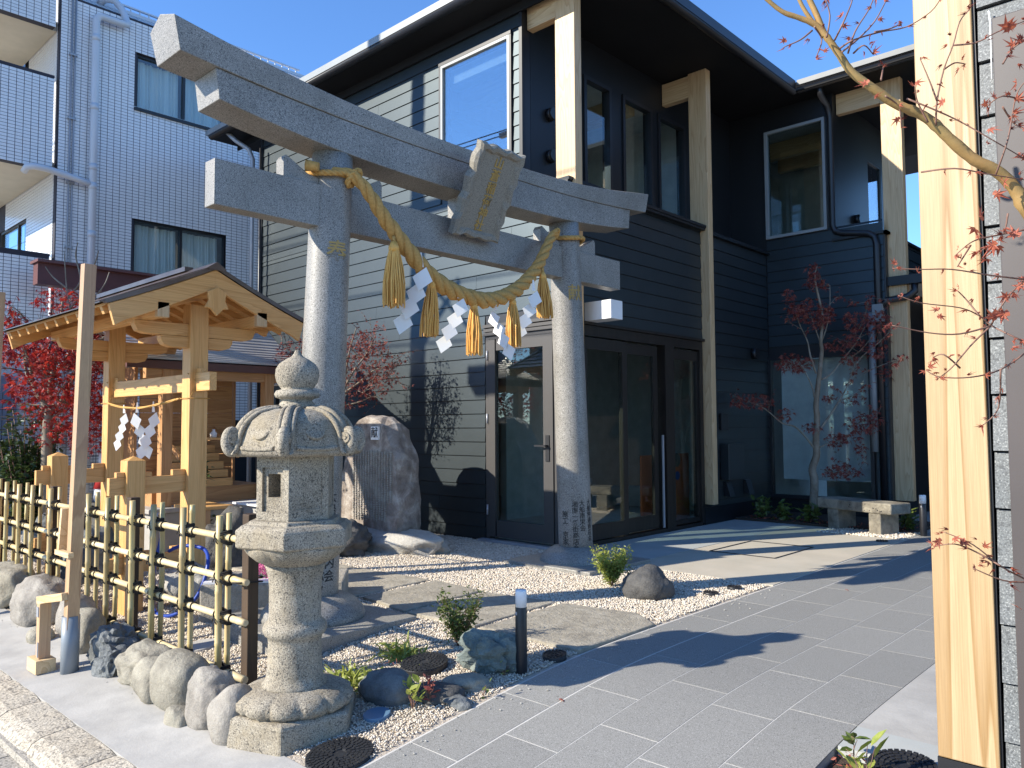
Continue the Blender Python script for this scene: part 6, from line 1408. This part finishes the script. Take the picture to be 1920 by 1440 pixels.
for i, (x, y, s_) in enumerate(((-4.75,9.95,.11),(-4.45,9.9,.09),(-4.1,9.95,.10),(-3.75,10.0,.09),(-2.95,9.95,.08))):
    bush('bed_fern', ['broad leaved plant at the left end of the shaded bed by the glass', 'low fern just right of the broad leaved plant in the shaded bed', 'low green plant left of the courtyard maple trunk', 'small green plant behind the bench legs', 'small plant at the foot of the far bollard light'][i], (x, y, .03), s_*1.9, s_*2.2, 90, .085, 'leafgreen', 90+i, 10, 'oval', 'plant', sd=.5)
pts = [(random.uniform(-5.0,-2.9), random.uniform(9.76,10.2), .035) for _ in range(260)]
stuff(tag(scatter('leaf_litter', pts, .04, 'oval', 'leafdry', None, seed=95), 'dry brown leaf litter on the soil of the shaded bed', 'leaf litter'))
pts = [(random.uniform(-1.22,-.8), random.uniform(2.75,3.22), -.03) for _ in range(160)]
stuff(tag(scatter('leaf_litter', pts, .02, 'oval', 'leafdry', None, seed=96), 'brown leaf bits on the soil of the planting pocket', 'leaf litter'))
fl_ = scatter('fallen_leaf', [P(1048,1306,0.1)], .05, 'maple', 'leafdry', None, seed=97); bpy.data.objects.remove(fl_)
for (px_, py_, lab) in ((1048,1306,'single red maple leaf fallen on the grey paving near the lantern shadow'), (1585,1108,'tiny dry leaf lying on the grey paving near the wide post')):
    d = ray(px_, py_); t = (-.03-EYE)/d.z if py_ > 1200 else (.0-EYE)/d.z; q = Vector((0,0,EYE)) + d*t; q.z = prof(q.y)+.012
    o = link('fallen_leaf', leafobj(.6, .042).mesh('fallen_leaf', MT['leafdry'])); o.location = q; o.rotation_euler = (.2,.1,1.0); tag(o, lab, 'leaf')
# flowers and vase greens
cy = thing('cyclamen', 'pink cyclamen flowers in the stone trough behind the charred fence post', 'flowers', (-5.0, 2.92, .05))
gg = random.Random(3); c = ta.lerp(tb, .45) + nv*-.18
scatter('foliage', [c + Vector((gg.gauss(0,.09), gg.gauss(0,.06), .13+gg.gauss(0,.02))) for _ in range(200)], .05, 'oval', 'leafdg', cy, seed=98)
stuff(scatter('petals', [c + Vector((gg.gauss(0,.085), gg.gauss(0,.055), .225+gg.gauss(0,.025))) for _ in range(600)], .024, 'oval', 'pink', cy, seed=99, up=1.0))
for t_, (x, y, z) in zip(VS, ((-7.45,3.55,.70),(-7.0,4.3,.70))):
    scatter('sprigs', [Vector((x+gg.gauss(0,.035), y+gg.gauss(0,.035), z+gg.uniform(0,.24))) for _ in range(130)], .05, 'oval', 'leafdg', t_, seed=int(100*y))
